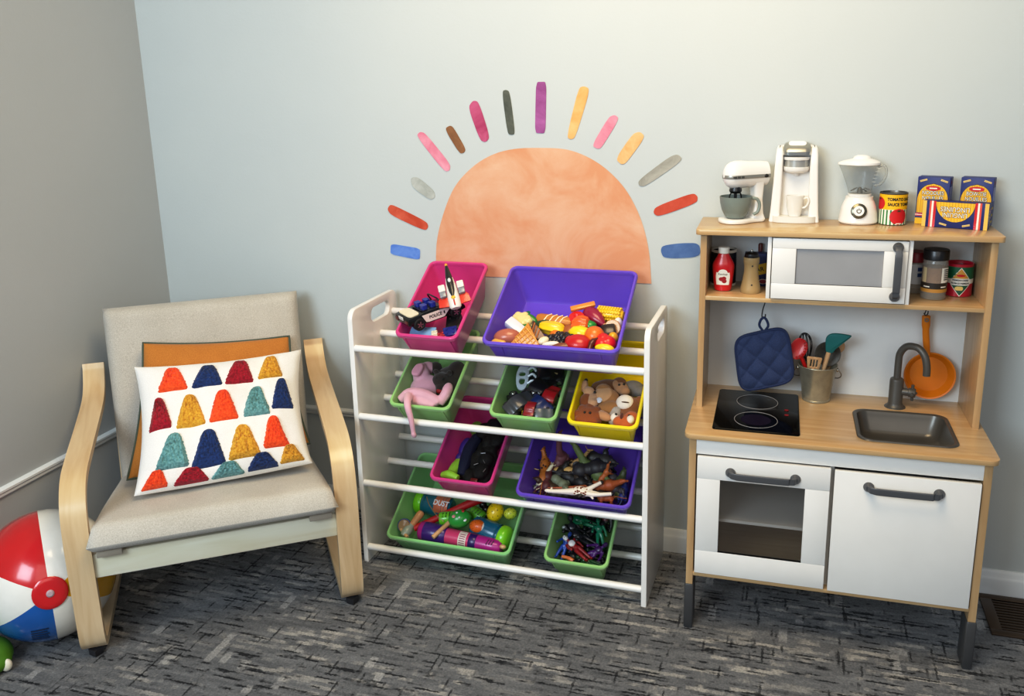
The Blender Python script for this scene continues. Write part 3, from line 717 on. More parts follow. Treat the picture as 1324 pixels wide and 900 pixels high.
G().lathe([(.028, .070), (.029, .071), (.029, .077), (.026, .078)], I4, 28, sy=Y6).obj('collar', mat('#d9d9d7', .3), t)
glass = mat('#aeb3b0', .06, alpha=.28, var=0, coat=.5)
jug = []
for r, z in ((.0275, .078), (.029, .084), (.033, .105), (.038, .13), (.0435, .152)):
    k = max(0, (z - .09) / .06); jug.append([((r + .012 * k * max(0, cos(a - pi)) ** 8) * cos(a), r * Y6 * sin(a), z) for a in [2 * pi * i / 40 for i in range(40)]])
G().rings(jug, cap0=True, cap1=False).obj('jug', glass, t)
G().tube(smooth_path([(.040, 0, .146), (.052, 0, .150), (.060, -.002, .140), (.059, -.002, .120), (.048, -.001, .102), (.034, 0, .098)], 5), .0036, 8, sx=1.4).obj('jug_handle', mat('#b5b9b5', .08, alpha=.45, var=0), t)
lid = [[((r + .013 * k * max(0, cos(a - pi)) ** 8) * cos(a), r * Y6 * sin(a), z) for a in [2 * pi * i / 40 for i in range(40)]] for r, z, k in ((.0445, .152, 1), (.0455, .153, 1), (.0452, .158, .9), (.040, .162, .5), (.028, .166, 0), (.022, .168, 0), (.019, .173, 0), (.012, .176, 0), (.004, .177, 0))]
G().rings(lid).obj('lid', cream, t)
g = G(); g.lathe([(.008, .078), (.006, .090), (.003, .094)], I4, 12)
for a in (0, 90, 180, 270): g.box((.008, 0, .090), (.014, .004, .0015), RZ(a + 30) @ RY(-18))
g.obj('blade', mat('#4b4a46', .35, .6), t)
for i in range(5): G().box((.030 + .0022 * i, -.0225 - .0015 * i, .110 + i * .009), (.010, .0008, .0007), RZ(0)).obj('measure_mark', mat('#d6d8d6', .5), t)

# tomato sauce can
def cylmap(r, off=.0004, sy=1.): return lambda x, z: Vector(((r + off) * sin(x / r), -(r + off) * cos(x / r) * sy, z))
yel = mat('#e9b80c', .45); navy = mat('#16266f', .45); greenm = mat('#1a7a3c', .45); cw = mat('#e9e5da', .45); txtb = mat('#15130f', .6)
t = thing('tomato_sauce_can', 'yellow and red tomato sauce can between the blender and the pasta boxes', 'toy can', KM(.4855, .350, HT, 4))
r = .0335
G().lathe([(0, 0), (r - .001, 0), (r, .001), (r, .079), (r + .0006, .080), (r + .0006, .082), (r - .001, .082), (r - .002, .078), (0, .078)], I4, 40, cap0=False, cap1=False).obj('can', mat('#6e6d6a', .3, .8), t)
f = cylmap(r)
lab = G(); lab.patch(lambda z: -.100, lambda z: .100, .040, .0785, 1, 60, f); yl = lab.obj('yellow_label', yel, t)
lab = G(); lab.patch(lambda z: -.100, lambda z: .100, .0015, .040, 1, 60, f); lab.obj('white_label', cw, t)
for i in range(-8, 9):
    x = -.001 + i * .0092
    G().patch(lambda z: x - .0019, lambda z: x + .0019, .0015, .0395, 1, 2, cylmap(r, .0006)).obj('green_stripe', greenm, t)
def tomato(cx, cz, rad):
    g = G(); h = lambda z: sqrt(max(1e-9, 1 - ((z - cz) / rad) ** 2)) * rad * 1.06
    g.patch(lambda z: cx - h(z), lambda z: cx + h(z), cz - rad * .999, cz + rad * .999, 16, 16, cylmap(r, .0009)); tm = g.obj('tomato_print', mat('#c3161f', .45), t)
    g = G()
    for a in range(0, 360, 60):
        v = [(cx + .0075 * cos(R(a)), cz + rad * .72 + .0045 * sin(R(a))), (cx + .0012 * cos(R(a + 90)), cz + rad * .72 + .0012 * sin(R(a + 90))), (cx - .0012 * cos(R(a + 90)), cz + rad * .72 - .0012 * sin(R(a + 90)))]
        vs = [g.bm.verts.new(cylmap(r, .0013)(*p)) for p in v]; g.bm.faces.new(vs)
    g.obj('stem_print', mat('#123f20', .5), tm)
tomato(.009, .0225, .0205); tomato(-.044, .055, .0165)
bend = lambda off=.0010: (lambda v: cylmap(r, off)(v.x, v.y))
for s, z in (('TOMATO SAUCE', .0665), ('SAUCE TOMATE', .0535)): text(s, .0105, txtb, yl, I4, fn=lambda v, z=z: cylmap(r, .0009)(v.x + .014, v.y + z), ext=0, off=.0004, sx=.86)
G().patch(lambda z: .003, lambda z: .017, .004, .006, 1, 4, cylmap(r, .0012)).obj('small_print', cw, t)

# pasta boxes
def flat(y): return lambda x, z: Vector((x, y, z))
def pasta(M, W, H, D, label, lines, flip=False):
    t = thing('pasta_box', label, 'toy food box', M, 'pasta boxes on the top board')
    G().bx(-W / 2, W / 2, 0, D, 0, H, .0012).obj('carton', navy, t)
    y = -.0003; rib = mat('#e5b51c', .5); rib2 = mat('#cf9a10', .5)
    if not flip:
        R0 = W * .46; zc = H * .46
        arch = lambda z: (W * .47 if z < zc else W * .47 * sqrt(max(0, 1 - ((z - zc) / (H * .34)) ** 2)))
        z0, z1 = H * .36, H * .86
        z0 = .24 * H; zc = H * .52
    else:
        arch = lambda z: W * .295 * sqrt(max(0, 1 - ((H * .97 - z) / (H * .74)) ** 2)); z0, z1 = H * .235, H * .97
    e = .004
    G().patch(lambda z: -arch(z) - .0012, lambda z: arch(z) + .0012, z0 - (.0012 if flip else 0), min(z1 + .0012, H), 18, 10, flat(y + .0001)).obj('dark_outline', mat('#0a1030', .5), t)
    yp = G().patch(lambda z: -arch(z), lambda z: arch(z), z0, z1, 18, 10, flat(y)).obj('yellow_arch', rib, t)
    n = 13; wtot = max(arch(z0), arch(z1 - .001), arch((z0 + z1) / 2))
    for i in range(n):
        x = -wtot + 2 * wtot * (i + .5) / n; zs = [z0 + (z1 - z0) * k / 40 for k in range(41)]; ok = [z for z in zs if arch(z) > abs(x) + .001]
        if len(ok) > 2: G().patch(lambda z: x - .0009, lambda z: x + .0009, min(ok), max(ok), 1, 1, flat(y - .0001)).obj('stripe', rib2, yp)
    if not flip:
        for a, b, m in ((0, .13, yel), (.13, .165, navy), (.165, .19, redm), (.19, .205, cw), (.205, .23, redm)):
            G().bx(-W / 2, W / 2, y - .0001, 0, H * a, H * b).obj('band', m, t)
        ov = G().patch(lambda z: -.0175 * sqrt(max(0, 1 - ((z - H * .765) / .0062) ** 2)), lambda z: .0175 * sqrt(max(0, 1 - ((z - H * .765) / .0062) ** 2)), H * .765 - .0062, H * .765 + .0062, 8, 8, flat(y - .0003)).obj('red_oval', redm, t)
        G().bx(-.009, .009, y - .0005, y - .0003, H * .765 - .0016, H * .765 + .0016).obj('oval_print', cw, ov)
        zs = [H * .665, H * .555]; rot = 0
    else:
        for s in (-1, 1):
            for a, b, m in ((.295, .335, redm), (.335, .365, cw), (.365, .395, mat('#d6543f', .5)), (.44, .5, mat('#dcb85a', .5))):
                xa, xb = sorted((s * W * a, s * W * b)); G().bx(xa, xb, y - .0001, 0, 0, H).obj('band', m, t)
        zs = [H * .50, H * .72]; rot = 180
    for s, z in zip(lines, zs):
        sz = .0135 if not flip else .0165
        bk_ = text(s, sz, mat('#3b3424', .6), yp, T(0, y - .0004, z) @ RX(90) @ RZ(rot), fn=None, ext=0, off=.0009, sx=.82)
        text(s, sz, cw, yp, T(0, y - .0007, z) @ RX(90) @ RZ(rot), fn=None, ext=0, off=.0001, sx=.82)
    for sx_ in (-1, 1):                                            # small wheat ears
        g = G(); cx, cz = (sx_ * W * .32, H * .925) if not flip else (sx_ * W * .17 + (-.0 if sx_ < 0 else .002), H * .13)
        for k in range(5):
            for q_ in (-1, 1):
                g.ell(((k - 2) * .0034, 0, q_ * .0013), (.0024, .0003, .0011), T(cx, y - .0003, cz) @ RY(sx_ * (18 if not flip else -14)), u=8, v=6)
        g.obj('wheat_print', mat('#e3c77c', .5), t)
    return t
b1 = pasta(KM(.577, .3485, HT, -20), .076, .121, .036, 'upright blue and yellow pasta box beside the sauce can', ['NOODLES', 'NOUILLES'])
b2 = pasta(KM(.675, .339, HT, -20), .074, .121, .036, 'upright blue and yellow pasta box at the right end of the top board', ['BOW-TIE', 'NOUILLES'])
b3 = pasta(KM(.6225, .294, HT, -20), .150, .066, .030, 'blue and yellow linguine box lying upside down in front of the upright ones', ['LINGUINI', 'LINGUINES'], True)
for b, W, H, D in ((b1, .076, .121, .036), (b2, .074, .121, .036)):
    G().bx(W / 2, W / 2 + .0003, .004, D - .004, H * .52, H * .80).obj('side_print', mat('#8d93b8', .6), b)
    g = G()
    for k in range(3):
        for j in range(2): g.box((W / 2 + .0003, .007 + j * .010, .012 + k * .017), (.0003, .008, .006), I4 @ T(0, 0, 0))
    g.obj('side_pasta_print', mat('#b9a04a', .6), b)
    G().ell((W / 2, D / 2, H * .89), (.0005, .007, .005)).obj('side_oval', mat('#7d3150', .6), b)
for i, s in enumerate(('LINGUINI', 'LINGUINES')):
    text(s, .0085, cw, b3, T(.0753, .009 + i * .010, .033) @ RZ(90) @ RX(90) @ RZ(90), ext=0, sx=.85)
G().bx(.075, .0753, .020, .026, .040, .052).obj('end_mark', redm, b3)

# ---- upper shelf
HS = .8735
t = thing('ketchup_bottle', 'red toy ketchup bottle with white cap on the upper shelf', 'toy bottle', KM(.068, .268, HS))
rows = [(.018, 0), (.0215, .002), (.0235, .010), (.0262, .035), (.0285, .062), (.0285, .070), (.026, .078), (.018, .092), (.0145, .099), (.0125, .104)]
G().rings([[(w * sg, d_, z) for sg, d_ in [(cos(a), .62 * w * sin(a)) for a in [2 * pi * i / 32 for i in range(32)]]] for w, z in rows]).obj('bottle', redm, t)
G().lathe([(.0135, .102), (.0145, .103), (.0148, .117), (.0128, .119), (0, .119)], I4, 24, cap1=False).obj('cap', mat('#e8e4d9', .4), t)
kf = lambda x, z: Vector((x, -(.0005 + .62 * sqrt(max(0, ((.0262 + (z - .035) * .085) ** 2 - x * x)))), z))
lb = G().patch(lambda z: -(.0185 - abs(z - .04) * .10), lambda z: .0185 - abs(z - .04) * .10, .018, .052, 6, 12, kf).obj('label', cw, t)
G().patch(lambda z: -.012 * sqrt(max(0, 1 - ((z - .052) / .009) ** 2)), lambda z: .012 * sqrt(max(0, 1 - ((z - .052) / .009) ** 2)), .052, .0608, 5, 8, kf).obj('label_top', cw, lb)
for cx, cz in ((-.004, .034), (.004, .0285), (.003, .036)):
    G().patch(lambda z: cx - .0062 * sqrt(max(0, 1 - ((z - cz) / .0055) ** 2)), lambda z: cx + .0062 * sqrt(max(0, 1 - ((z - cz) / .0055) ** 2)), cz - .0054, cz + .0054, 6, 6, lambda x, z: kf(x, z) + Vector((0, -.0006, 0))).obj('tomato_print', mat('#a01520', .5), lb)
text('Ketchup', .0075, txtb, lb, I4, fn=lambda v: kf(v.x, v.y + .0475) + Vector((0, -.0006, 0)), ext=0, sx=.95)
t = thing('black_mug', 'black mug with white rim at the left back of the upper shelf', 'mug', KM(.064, .342, HS))
G().lathe([(0, 0), (.031, 0), (.033, .004), (.034, .008), (.034, .094), (.032, .094), (.031, .010), (0, .008)], I4, 32, cap0=False, cap1=False).obj('mug', blk, t)
G().lathe([(.032, .093), (.0347, .093), (.0347, .100), (.032, .100)], I4, 32, cap0=False, cap1=False).obj('rim', cw, t)
G().lathe([(.031, 0), (.0347, .0005), (.0347, .006), (.033, .007)], I4, 32, cap0=False, cap1=False).obj('base_ring', cw, t)
h = lambda z: sqrt(max(0, 1 - ((z - .066) / .013) ** 2)) * .0095
G().patch(lambda z: -.012 - h(z), lambda z: -.012 + h(z), .0531, .0789, 10, 8, cylmap(.034, .0006)).obj('emblem', mat('#c9c8c4', .5), t)
tan = mat('#a28a5e', .5, var=.08)
t = thing('pepper_mill', 'tan pepper mill with black top on the upper shelf', 'toy pepper mill', KM(.140, .262, HS))
G().lathe([(0, 0), (.0258, 0), (.0262, .003), (.0262, .012), (.025, .014), (.0245, .021), (.0235, .023), (.0215, .034), (.0185, .055), (.0180, .066), (.0190, .076), (.0200, .080), (.0205, .081), (.0207, .093), (.0200, .095), (0, .095)], I4, 32, cap0=False, cap1=False).obj('body', tan, t)
G().lathe([(.0175, .094), (.0185, .098), (.0175, .104), (.013, .108), (.006, .109)], I4, 28).obj('top', blk, t)
G().ell((0, 0, .1115), (.0035, .0035, .004)).obj('knob', silver, t)
for z, r_ in ((.074, .0190), (.024, .0233)): G().ell((.0035, -r_, z), (.0022, .0012, .0022), u=10, v=8).obj('screw', blk, t)
t = thing('sugar_box', 'blue and yellow sugar box behind the pepper mill', 'toy food box', KM(.150, .335, HS))
G().bx(-.030, .028, 0, .030, 0, .090, .001).obj('carton', mat('#1b2c63', .5), t)
fl = lambda x, z: Vector((x, -.0003, z + .28 * x))
yb = G().patch(lambda z: -.0297, lambda z: .0277, .028, .058, 1, 4, fl).obj('yellow_band', mat('#e0b71b', .5), t)
text('SUGAR', .0165, txtb, yb, T(-.003, -.0006, .0425) @ RX(90) @ RZ(14), ext=0, off=.0004, sx=.95)
G().ell((.020, 0, .013), (.010, .0006, .006)).obj('red_oval', mat('#8f1d2e', .5), t)
G().ell((.020, .0002, .013), (.0118, .0006, .0075)).obj('oval_border', cw, t)
t = thing('brown_stick', 'dark red-brown capped stick standing behind the pepper mill', 'stick', KM(.160, .375, HS))
G().lathe([(.005, 0), (.005, .088), (.0062, .089), (.0062, .108), (.005, .111), (.002, .1125)], I4, 16).obj('stick', mat('#5e1f16', .45), t)
# right compartment
clearj = mat('#c4bfb4', .05, alpha=.35, var=0, coat=.6)
t = thing('spice_jar', 'clear spice jar with black lid and brown label on the upper shelf', 'spice jar', KM(.588, .284, HS))
r = .0300
G().lathe([(0, .001), (.028, .001), (r, .004), (r, .090), (.0285, .098), (.027, .102)], I4, 36, cap0=False, cap1=False).obj('jar', clearj, t)
G().lathe([(.0292, .101), (.0305, .102), (.0305, .124), (.029, .1265), (0, .1265)], I4, 36, cap0=True, cap1=False).obj('lid', blk, t)
G().lathe([(0, .022), (.0288, .022), (.0288, .082), (0, .082)], I4, 36, cap0=False, cap1=False).obj('spice', mat('#8a5a2c', .8, var=.15, vscale=200), t)
lb = G().patch(lambda z: -.064, lambda z: .064, .022, .044, 1, 40, cylmap(r, .0003)).obj('label', mat('#2a2017', .5), t)
G().patch(lambda z: -.064, lambda z: .064, .020, .029, 1, 40, cylmap(r, .0005)).obj('gold_band', mat('#b8883a', .5), lb)
G().patch(lambda z: .012, lambda z: .036, .045, .083, 1, 12, cylmap(r, .0005)).obj('nutrition_label', cw, t)
for k in range(6): G().patch(lambda z: .018, lambda z: .034, .052 + k * .005, .0545 + k * .005, 1, 8, cylmap(r, .0008)).obj('print_line', txtb, t)
G().patch(lambda z: -.036, lambda z: -.024, .045, .083, 1, 10, cylmap(r, .0005)).obj('side_label', mat('#cdbb92', .5), t)
for x0 in (-.030, .012): G().patch(lambda z: x0, lambda z: x0 + .016, .033, .036, 1, 8, cylmap(r, .0008)).obj('label_print', cw, lb)
t = thing('red_lid_jar', 'clear jar with red lid half hidden behind the microwave divider', 'spice jar', KM(.551, .345, HS))
r = .0265
G().lathe([(0, .001), (.025, .001), (r, .004), (r, .078), (.024, .083)], I4, 32, cap0=False, cap1=False).obj('jar', clearj, t)
G().lathe([(.0255, .082), (.0265, .083), (.0265, .106), (.025, .108), (0, .108)], I4, 32, cap1=False).obj('lid', mat('#8e1326', .4), t)
G().patch(lambda z: -.03, lambda z: .04, .026, .078, 1, 20, cylmap(r, .0004)).obj('label', mat('#c7ccd2', .5), t)
for z in (.045, .060): G().patch(lambda z: .002, lambda z: .022, z, z + .010, 1, 8, cylmap(r, .0007)).obj('blue_print', mat('#1f3f7a', .5), t)
t = thing('parmesan_can', 'red, white and green parmesan can at the right of the upper shelf', 'toy can', KM(.654, .338, HS, 8))
r = .0330
G().lathe([(0, 0), (r - .001, 0), (r, .001), (r, .083), (r - .001, .084), (r - .003, .083), (r - .003, .076), (0, .076)], I4, 40, cap0=False, cap1=False).obj('can', mat('#b1132b', .35, coat=.2), t)
G().patch(lambda z: -.1, lambda z: .1, .046, .077, 1, 60, cylmap(r)).obj('green_band', mat('#135f3c', .45), t)
G().patch(lambda z: -.1, lambda z: .1, .034, .046, 1, 60, cylmap(r)).obj('white_band', cw, t)
dm = lambda s: (lambda z: s * max(0, (.0375 - abs(z - .0385)) * .72))
def diamond(name, m, k, off, z0, z1, par):
    a = lambda z: max(0, (.0375 * k - abs(z - .0385)) * .76) 
    return G().patch(lambda z: -a(z) - .006, lambda z: a(z) - .006, z0, z1, 10, 10, cylmap(r, off)).obj(name, m, par)
dd = diamond('diamond_label', cw, 1, .0005, .0385 - .0375, .0385 + .0375, t)
diamond('gold_top', mat('#cf9a3a', .5), .93, .0008, .048, .0385 + .0348, dd); diamond('green_bottom', mat('#17553a', .5), .93, .0008, .0385 - .0348, .0300, dd)
for s, z in (('PARMESAN CHEESE', .0430), ('FROMAGE PARMESAN', .0350)): text(s, .0062, txtb, dd, I4, fn=lambda v, z=z: cylmap(r, .0009)(v.x - .006, v.y + z), ext=0, sx=.70, off=.0002)
h = lambda z: .010 * sqrt(max(0, 1 - ((z - .0555) / .0032) ** 2))
G().patch(lambda z: -.006 - h(z), lambda z: -.006 + h(z), .0524, .0586, 6, 8, cylmap(r, .0011)).obj('red_oval', redm, dd)
h2 = lambda z: .009 * sqrt(max(0, 1 - ((z - .022) / .006) ** 2))
G().patch(lambda z: -.009 - h2(z), lambda z: -.004 + h2(z) * .6, .017, .0275, 6, 8, cylmap(r, .0011)).obj('cheese_print', mat('#dcbf6e', .5), dd)

# ---- hooks, pot holder, pan
def hook(x, y, lab, bot):
    o = G().tube(smooth_path([(-.004, 0, .004), (-.0045, 0, .010), (.0, 0, .0125), (.004, 0, .009), (.004, .0, .0), (.001, 0, -.018), (-.003, 0, -.034), (-.0045, 0, bot + .004), (-.001, 0, bot - .002), (.004, 0, bot + .002), (.0045, 0, bot + .010)], 5), .0016, 8).obj('hook', mat('#2c2b2a', .4, .5), None, KM(x, y, .849))
    return tag(o, lab, 'hook', 'hooks under the upper shelf')
hook(.177, .305, 'dark metal hook holding the navy pot holder', -.056)
hook(.586, .345, 'dark metal hook holding the orange frying pan', -.036)
mt = thing('pot_holder', 'navy quilted pot holder hanging over the hob', 'pot holder', K)
MC = [Vector(p) for p in ((.102, .302, .732), (.238, .298, .774), (.266, .298, .620), (.125, .302, .576))]
def mh(u, v, side):
    U, V = 2 * u - 1, 2 * v - 1
    # round the square's corners
    k = max(abs(U), abs(V)); l = (abs(U) ** 5 + abs(V) ** 5) ** .2; s_ = k / l if l > 0 else 1
    U *= s_; V *= s_; u2, v2 = .5 + U / 2, .5 + V / 2
    p = MC[0] * (1 - u2) * (1 - v2) + MC[1] * u2 * (1 - v2) + MC[2] * u2 * v2 + MC[3] * (1 - u2) * v2
    a, b_ = (u2 * .95 + v2) * 2.4 + .1, (u2 - v2 * .95) * 2.4 + .1
    q_ = min(abs(sin(pi * a)), 1) ** .5 * min(abs(sin(pi * b_)), 1) ** .5
    e = 1 - k ** 10
    return p + Vector((0, -side * (.002 + .0095 * q_ * e), 0))
g = G(); n = 64
for side in (1, -1):
    vs = [[g.bm.verts.new(mh(i / n, j / n, side)) for i in range(n + 1)] for j in range(n + 1)]
    for j in range(n):
        for i in range(n): g.bm.faces.new((vs[j][i], vs[j][i + 1], vs[j + 1][i + 1], vs[j + 1][i]))
nm = fabric('#1b2a50', '#2b3f6c', 500, .15, .8)
g.obj('quilted_pad', nm, mt, ang=75)
edge = [mh(i / n, 0, 0) for i in range(n)] + [mh(1, i / n, 0) for i in range(n)] + [mh(1 - i / n, 1, 0) for i in range(n)] + [mh(0, 1 - i / n, 0) for i in range(n)]
G().tube(edge, .0048, 8, closed=True).obj('binding', mat('#1c2c54', .8), mt)
G().tube(smooth_path([(.176, .300, .758), (.167, .301, .772), (.170, .302, .787), (.178, .303, .794), (.186, .302, .786), (.190, .301, .772), (.184, .300, .760)], 5), .0034, 8).obj('hanging_loop', mat('#1c2c54', .8), mt)
pn = thing('frying_pan', 'orange toy frying pan hanging behind the faucet', 'toy frying pan', K)
om = mat('#d27a10', .35, var=.06, coat=.2)
PC = T(.611, .378, .640) @ RX(90 - 4)
G().lathe([(0, -.004), (.048, -.004), (.062, .016), (.0645, .018), (.0645, .020), (.0605, .019), (.047, 0), (0, 0)], PC, 44, cap0=False, cap1=False).obj('pan', om, pn)
hp_ = [(.603, .366, .695), (.598, .362, .72), (.592, .358, .76), (.589, .354, .800), (.5885, .353, .810)]
G().tube(smooth_path(hp_, 4), [.0075] * 4 + [.0085] * 6 + [.0105] * 5 + [.010, .006], 12, sx=.6).obj('handle', om, pn)
G().lathe([(.0028, 0), (.0055, 0), (.0055, .0012), (.0028, .0012)], T(.5895, .347, .798) @ RX(90), 16, cap0=False, cap1=False).obj('eyelet', steel, pn)

# ---- bucket of utensils
t = thing('metal_bucket', 'small galvanised metal bucket holding toy utensils', 'bucket', KM(.325, .328, HC))
galv = mat('#a9a593', .34, .55, var=.16, vscale=40)
G().lathe([(0, .0025), (.0345, .0025), (.0355, 0), (.0368, .001), (.0368, .005), (.0358, .006), (.0505, .098), (.0515, .099), (.0522, .1005), (.0515, .102), (.0500, .101), (.0350, .009), (0, .006)], I4, 40, cap0=False, cap1=False).obj('pail', galv, t)
G().tube(smooth_path([(-.053, 0, .090), (-.062, .003, .074), (-.056, .016, .060), (-.035, .042, .052), (0, .052, .050), (.035, .042, .052), (.056, .016, .060), (.062, .003, .074), (.053, 0, .090)], 6), .0013, 8).obj('wire_handle', steel, t)
for s in (-1, 1): G().ell((s * .0515, -.001, .089), (.0045, .006, .006)).obj('ear', mat('#bdbab0', .25, .9), t)
BK = KM(.325, .328, HC)
def utensil(name, lab, cat): return thing(name, lab, cat, K, 'toy utensils in the bucket')
beech = wood('#c49a6c', '#d8b48a', (40, 40, 5), .5, .05)
u = utensil('pasta_server', 'red toy pasta server leaning left in the bucket', 'toy utensil')
g = G(); UM = T(.270, .315, .708) @ RY(24) @ RX(-12)
rows = []
for j in range(13):
    v = j / 12; th = pi * v; z = -.030 * cos(th); w = .0205 * sin(th) ** .8 + .0008
    rows.append([(w * cos(a) * (1 + (.16 if (k % 4 == 0 and cos(a) > .3) else 0)), (.006 * sin(a)) * sin(th) + .010 * (1 - (cos(a) * w / .0215) ** 2) * sin(th), z) for k, a in enumerate([2 * pi * i / 40 for i in range(40)])])
g.rings(rows, UM); g.obj('spoon_head', mat('#c01818', .35, coat=.2), u)
g = G()
for k in range(7): g.lathe([(.0022, -.003), (.0012, .006)], UM @ T(.0185 * cos(R(-65 + k * 22)), -.004, .024 * sin(R(-65 + k * 22))) @ RY(90 - (-65 + k * 22)), 8)
g.obj('teeth', mat('#c01818', .35, coat=.2), u)
G().tube([(.281, .318, .683), (.300, .323, .64), (.318, .328, .575)], .0055, 10).obj('handle', mat('#c01818', .35), u)
u = utensil('whisk', 'dark wire whisk behind the red pasta server', 'toy utensil')
g = G()
WM = T(.300, .350, .655) @ RY(-9) @ RX(8)
for a in range(0, 180, 36): g.tube(smooth_path([(0, 0, 0), (.016 * cos(R(a)), .016 * sin(R(a)), .05), (.014 * cos(R(a)), .014 * sin(R(a)), .082), (0, 0, .094), (-.014 * cos(R(a)), -.014 * sin(R(a)), .082), (-.016 * cos(R(a)), -.016 * sin(R(a)), .05), (0, 0, 0)], 5), .0012, 6, WM)
g.obj('wires', mat('#2b2b2d', .35, .4), u); G().tube([(0, 0, .004), (0, 0, -.075)], .0055, 10, WM).obj('handle', mat('#2b2b2d', .4), u)
u = utensil('slotted_spatula', 'wooden slotted spatula at the front of the bucket', 'toy utensil')
SM = T(.313, .300, .676) @ RX(13) @ RY(4)
sl = [rr(-.0095 + i * .0075, -.0055 + i * .0075, -.012, .011, .0018, 3) for i in range(3)]
G().prism([(-.0150, -.018), (.0160, -.018), (.0195, .016), (.0175, .0185), (-.0180, .0185), (-.0200, .016)], .0035, SM @ RX(90), holes=sl, bev=.0006).obj('blade', beech, u)
G().tube([(0, -.0018, -.016), (0, -.0018, -.092)], .0045, 10, SM).obj('handle', beech, u)
u = utensil('silicone_spatula', 'teal silicone spatula with wooden handle in the bucket', 'toy utensil')
TM2 = T(.351, .310, .706) @ RX(9) @ RY(7)
ol = chaikin([(-.0085, -.003), (.0085, -.003), (.014, .012), (.026, .027), (.047, .055), (.045, .0585), (.004, .058), (-.012, .050), (-.0165, .036), (-.0125, .015)], 2)
G().prism(ol, .009, TM2 @ T(0, .0045, 0) @ RX(90), bev=.003).obj('head', mat('#0a6b69', .5), u)
G().tube([(-.001, 0, 0), (-.009, 0, -.125)], .0062, 12, TM2).obj('handle', beech, u)
u = utensil('round_strainer', 'dark grey round strainer standing behind the teal spatula', 'toy utensil')
LM = T(.350, .352, .688) @ RX(-8)
G().lathe([(0, -.006), (.018, -.004), (.029, .002), (.032, .006), (.034, .006), (.034, .008), (.0305, .008), (.018, 0), (0, -.002)], LM @ RX(90), 32, cap0=False, cap1=False).obj('bowl', mat('#4a453c', .45, .4, var=.2, vscale=120), u)
G().tube([(-.006, 0, -.030), (-.014, 0, -.118)], .0045, 10, LM).obj('handle', mat('#4a453c', .4, .4), u)
u = utensil('wooden_spoon', 'wooden spoon sticking out at the right of the bucket', 'toy utensil')
WS = T(.382, .362, .704) @ RY(24)
g = G(); g.ell((0, 0, 0), (.0115, .005, .017)); g.tube([(0, 0, -.012), (0, 0, -.055), (0, 0, -.118)], [.005, .0042, .0045], 10); organic('spoon', beech, g, u, WS, vox=.0016)

# ------------------------------------------------------------------ play food in the wide purple bin
def PL(c, **k):
    k.setdefault('rough', .32); k.setdefault('coat', .3); return mat(c, **k)
def at(key, u, v, w, rz=0, rx=0, ry=0): return BM[key] @ T(u, v, w) @ RZ(rz) @ RX(rx) @ RY(ry)
def food(name, lab, u, v, w, rz=0, rx=0, ry=0, cat='play food', key='purple1', grp='play food in the wide purple bin'): return thing(name, lab, cat, at(key, u, v, w + .004, rz, rx, ry) @ SC(1.2, 1.2, 1.2), grp)
t = food('cauliflower', 'cream toy cauliflower with green leaves at the back left of the food', .071, .147, -.066)
g = G(); g.ell((0, 0, 0), (.030, .026, .020))
for i in range(16): a = i * 2.4; g.ell((.022 * cos(a) * (i / 16) ** .5, .018 * sin(a) * (i / 16) ** .5, .011), (.010, .010, .009), u=10, v=8)
organic('head', PL('#e3cf94'), g, t, vox=.002)
for u_, v_, rz in ((.016, -.022, 30), (.026, .006, -30), (.008, .020, 80)): G().ell((0, 0, 0), (.015, .007, .003), T(u_, v_, .012) @ RZ(rz) @ RY(20)).obj('leaf', PL('#1f7a2e'), t)
G().tube([(.028, -.014, 0), (.040, -.028, .004)], [.008, .006]).obj('stalk', PL('#e0cf9a'), t)
t = food('tofu_block', 'white toy block of tofu lying beside the waffle', .066, .108, -.046, -28, 0, 18); G().box((0, 0, 0), (.052, .026, .020), bev=.004).obj('block', PL('#dcdde4'), t)
t = food('potato_half', 'pinkish brown toy potato half at the front left of the bin', .053, .057, -.034, 12); g = G(); g.ell((0, 0, 0), (.032, .020, .019)); g.obj('potato', PL('#b06a52'), t)
t = food('yellow_chip', 'flat tan toy chip under the potato at the front left', .031, .030, -.030, 10); G().ell((0, 0, 0), (.018, .012, .005)).obj('chip', PL('#dca84d'), t)
t = food('waffle', 'golden toy waffle wedge with square grid at the front of the food', .115, .050, -.034, 0, 38)
wm = PL('#cf8a2a')
G().prism([(-.042, -.020), (.040, -.020), (.002, .040)], .008, bev=.0015).obj('wedge', wm, t)
g = G(); cl = lambda p: True
for k in range(-5, 6):
    for sgn in (-1, 1):
        pts = []
        for q_ in range(41):
            s_ = -.06 + .12 * q_ / 40; x, y = s_ + k * .0135 - .001, sgn * s_
            inside = y > -.0185 and (y + .018) / .058 < 1 - abs(x) / .040 * 1.0
            if inside: pts.append((x, y, .0085))
        if len(pts) > 2: g.tube([pts[0], pts[-1]], .0013, 6)
g.obj('grid_ridges', PL('#dd9c3a'), t)
t = food('hot_dog_bun', 'tan toy bread roll with white icing stripes at the back', .165, .160, -.066, -6); G().lathe([(.002, -.046), (.012, -.044), (.0155, -.036), (.0165, 0), (.0155, .036), (.012, .044), (.002, .046)], RY(90), 20).obj('roll', PL('#bd7a26', rough=.5), t)
for x in (-.016, -.002, .012, .024): G().tube([(x - .006, -.0125, .0115), (x, 0, .0165), (x + .006, .0125, .0115)], .0016, 6).obj('icing_stripe', PL('#efe6c6'), t)
t = food('toy_leaf', 'dark green toy leaf beside the yellow squash', .134, .136, -.058, 25); G().ell((0, 0, 0), (.026, .012, .010)).obj('leaf', PL('#154a24'), t)
t = food('yellow_squash', 'bright yellow ridged toy squash in the middle of the food', .171, .117, -.050, -8)
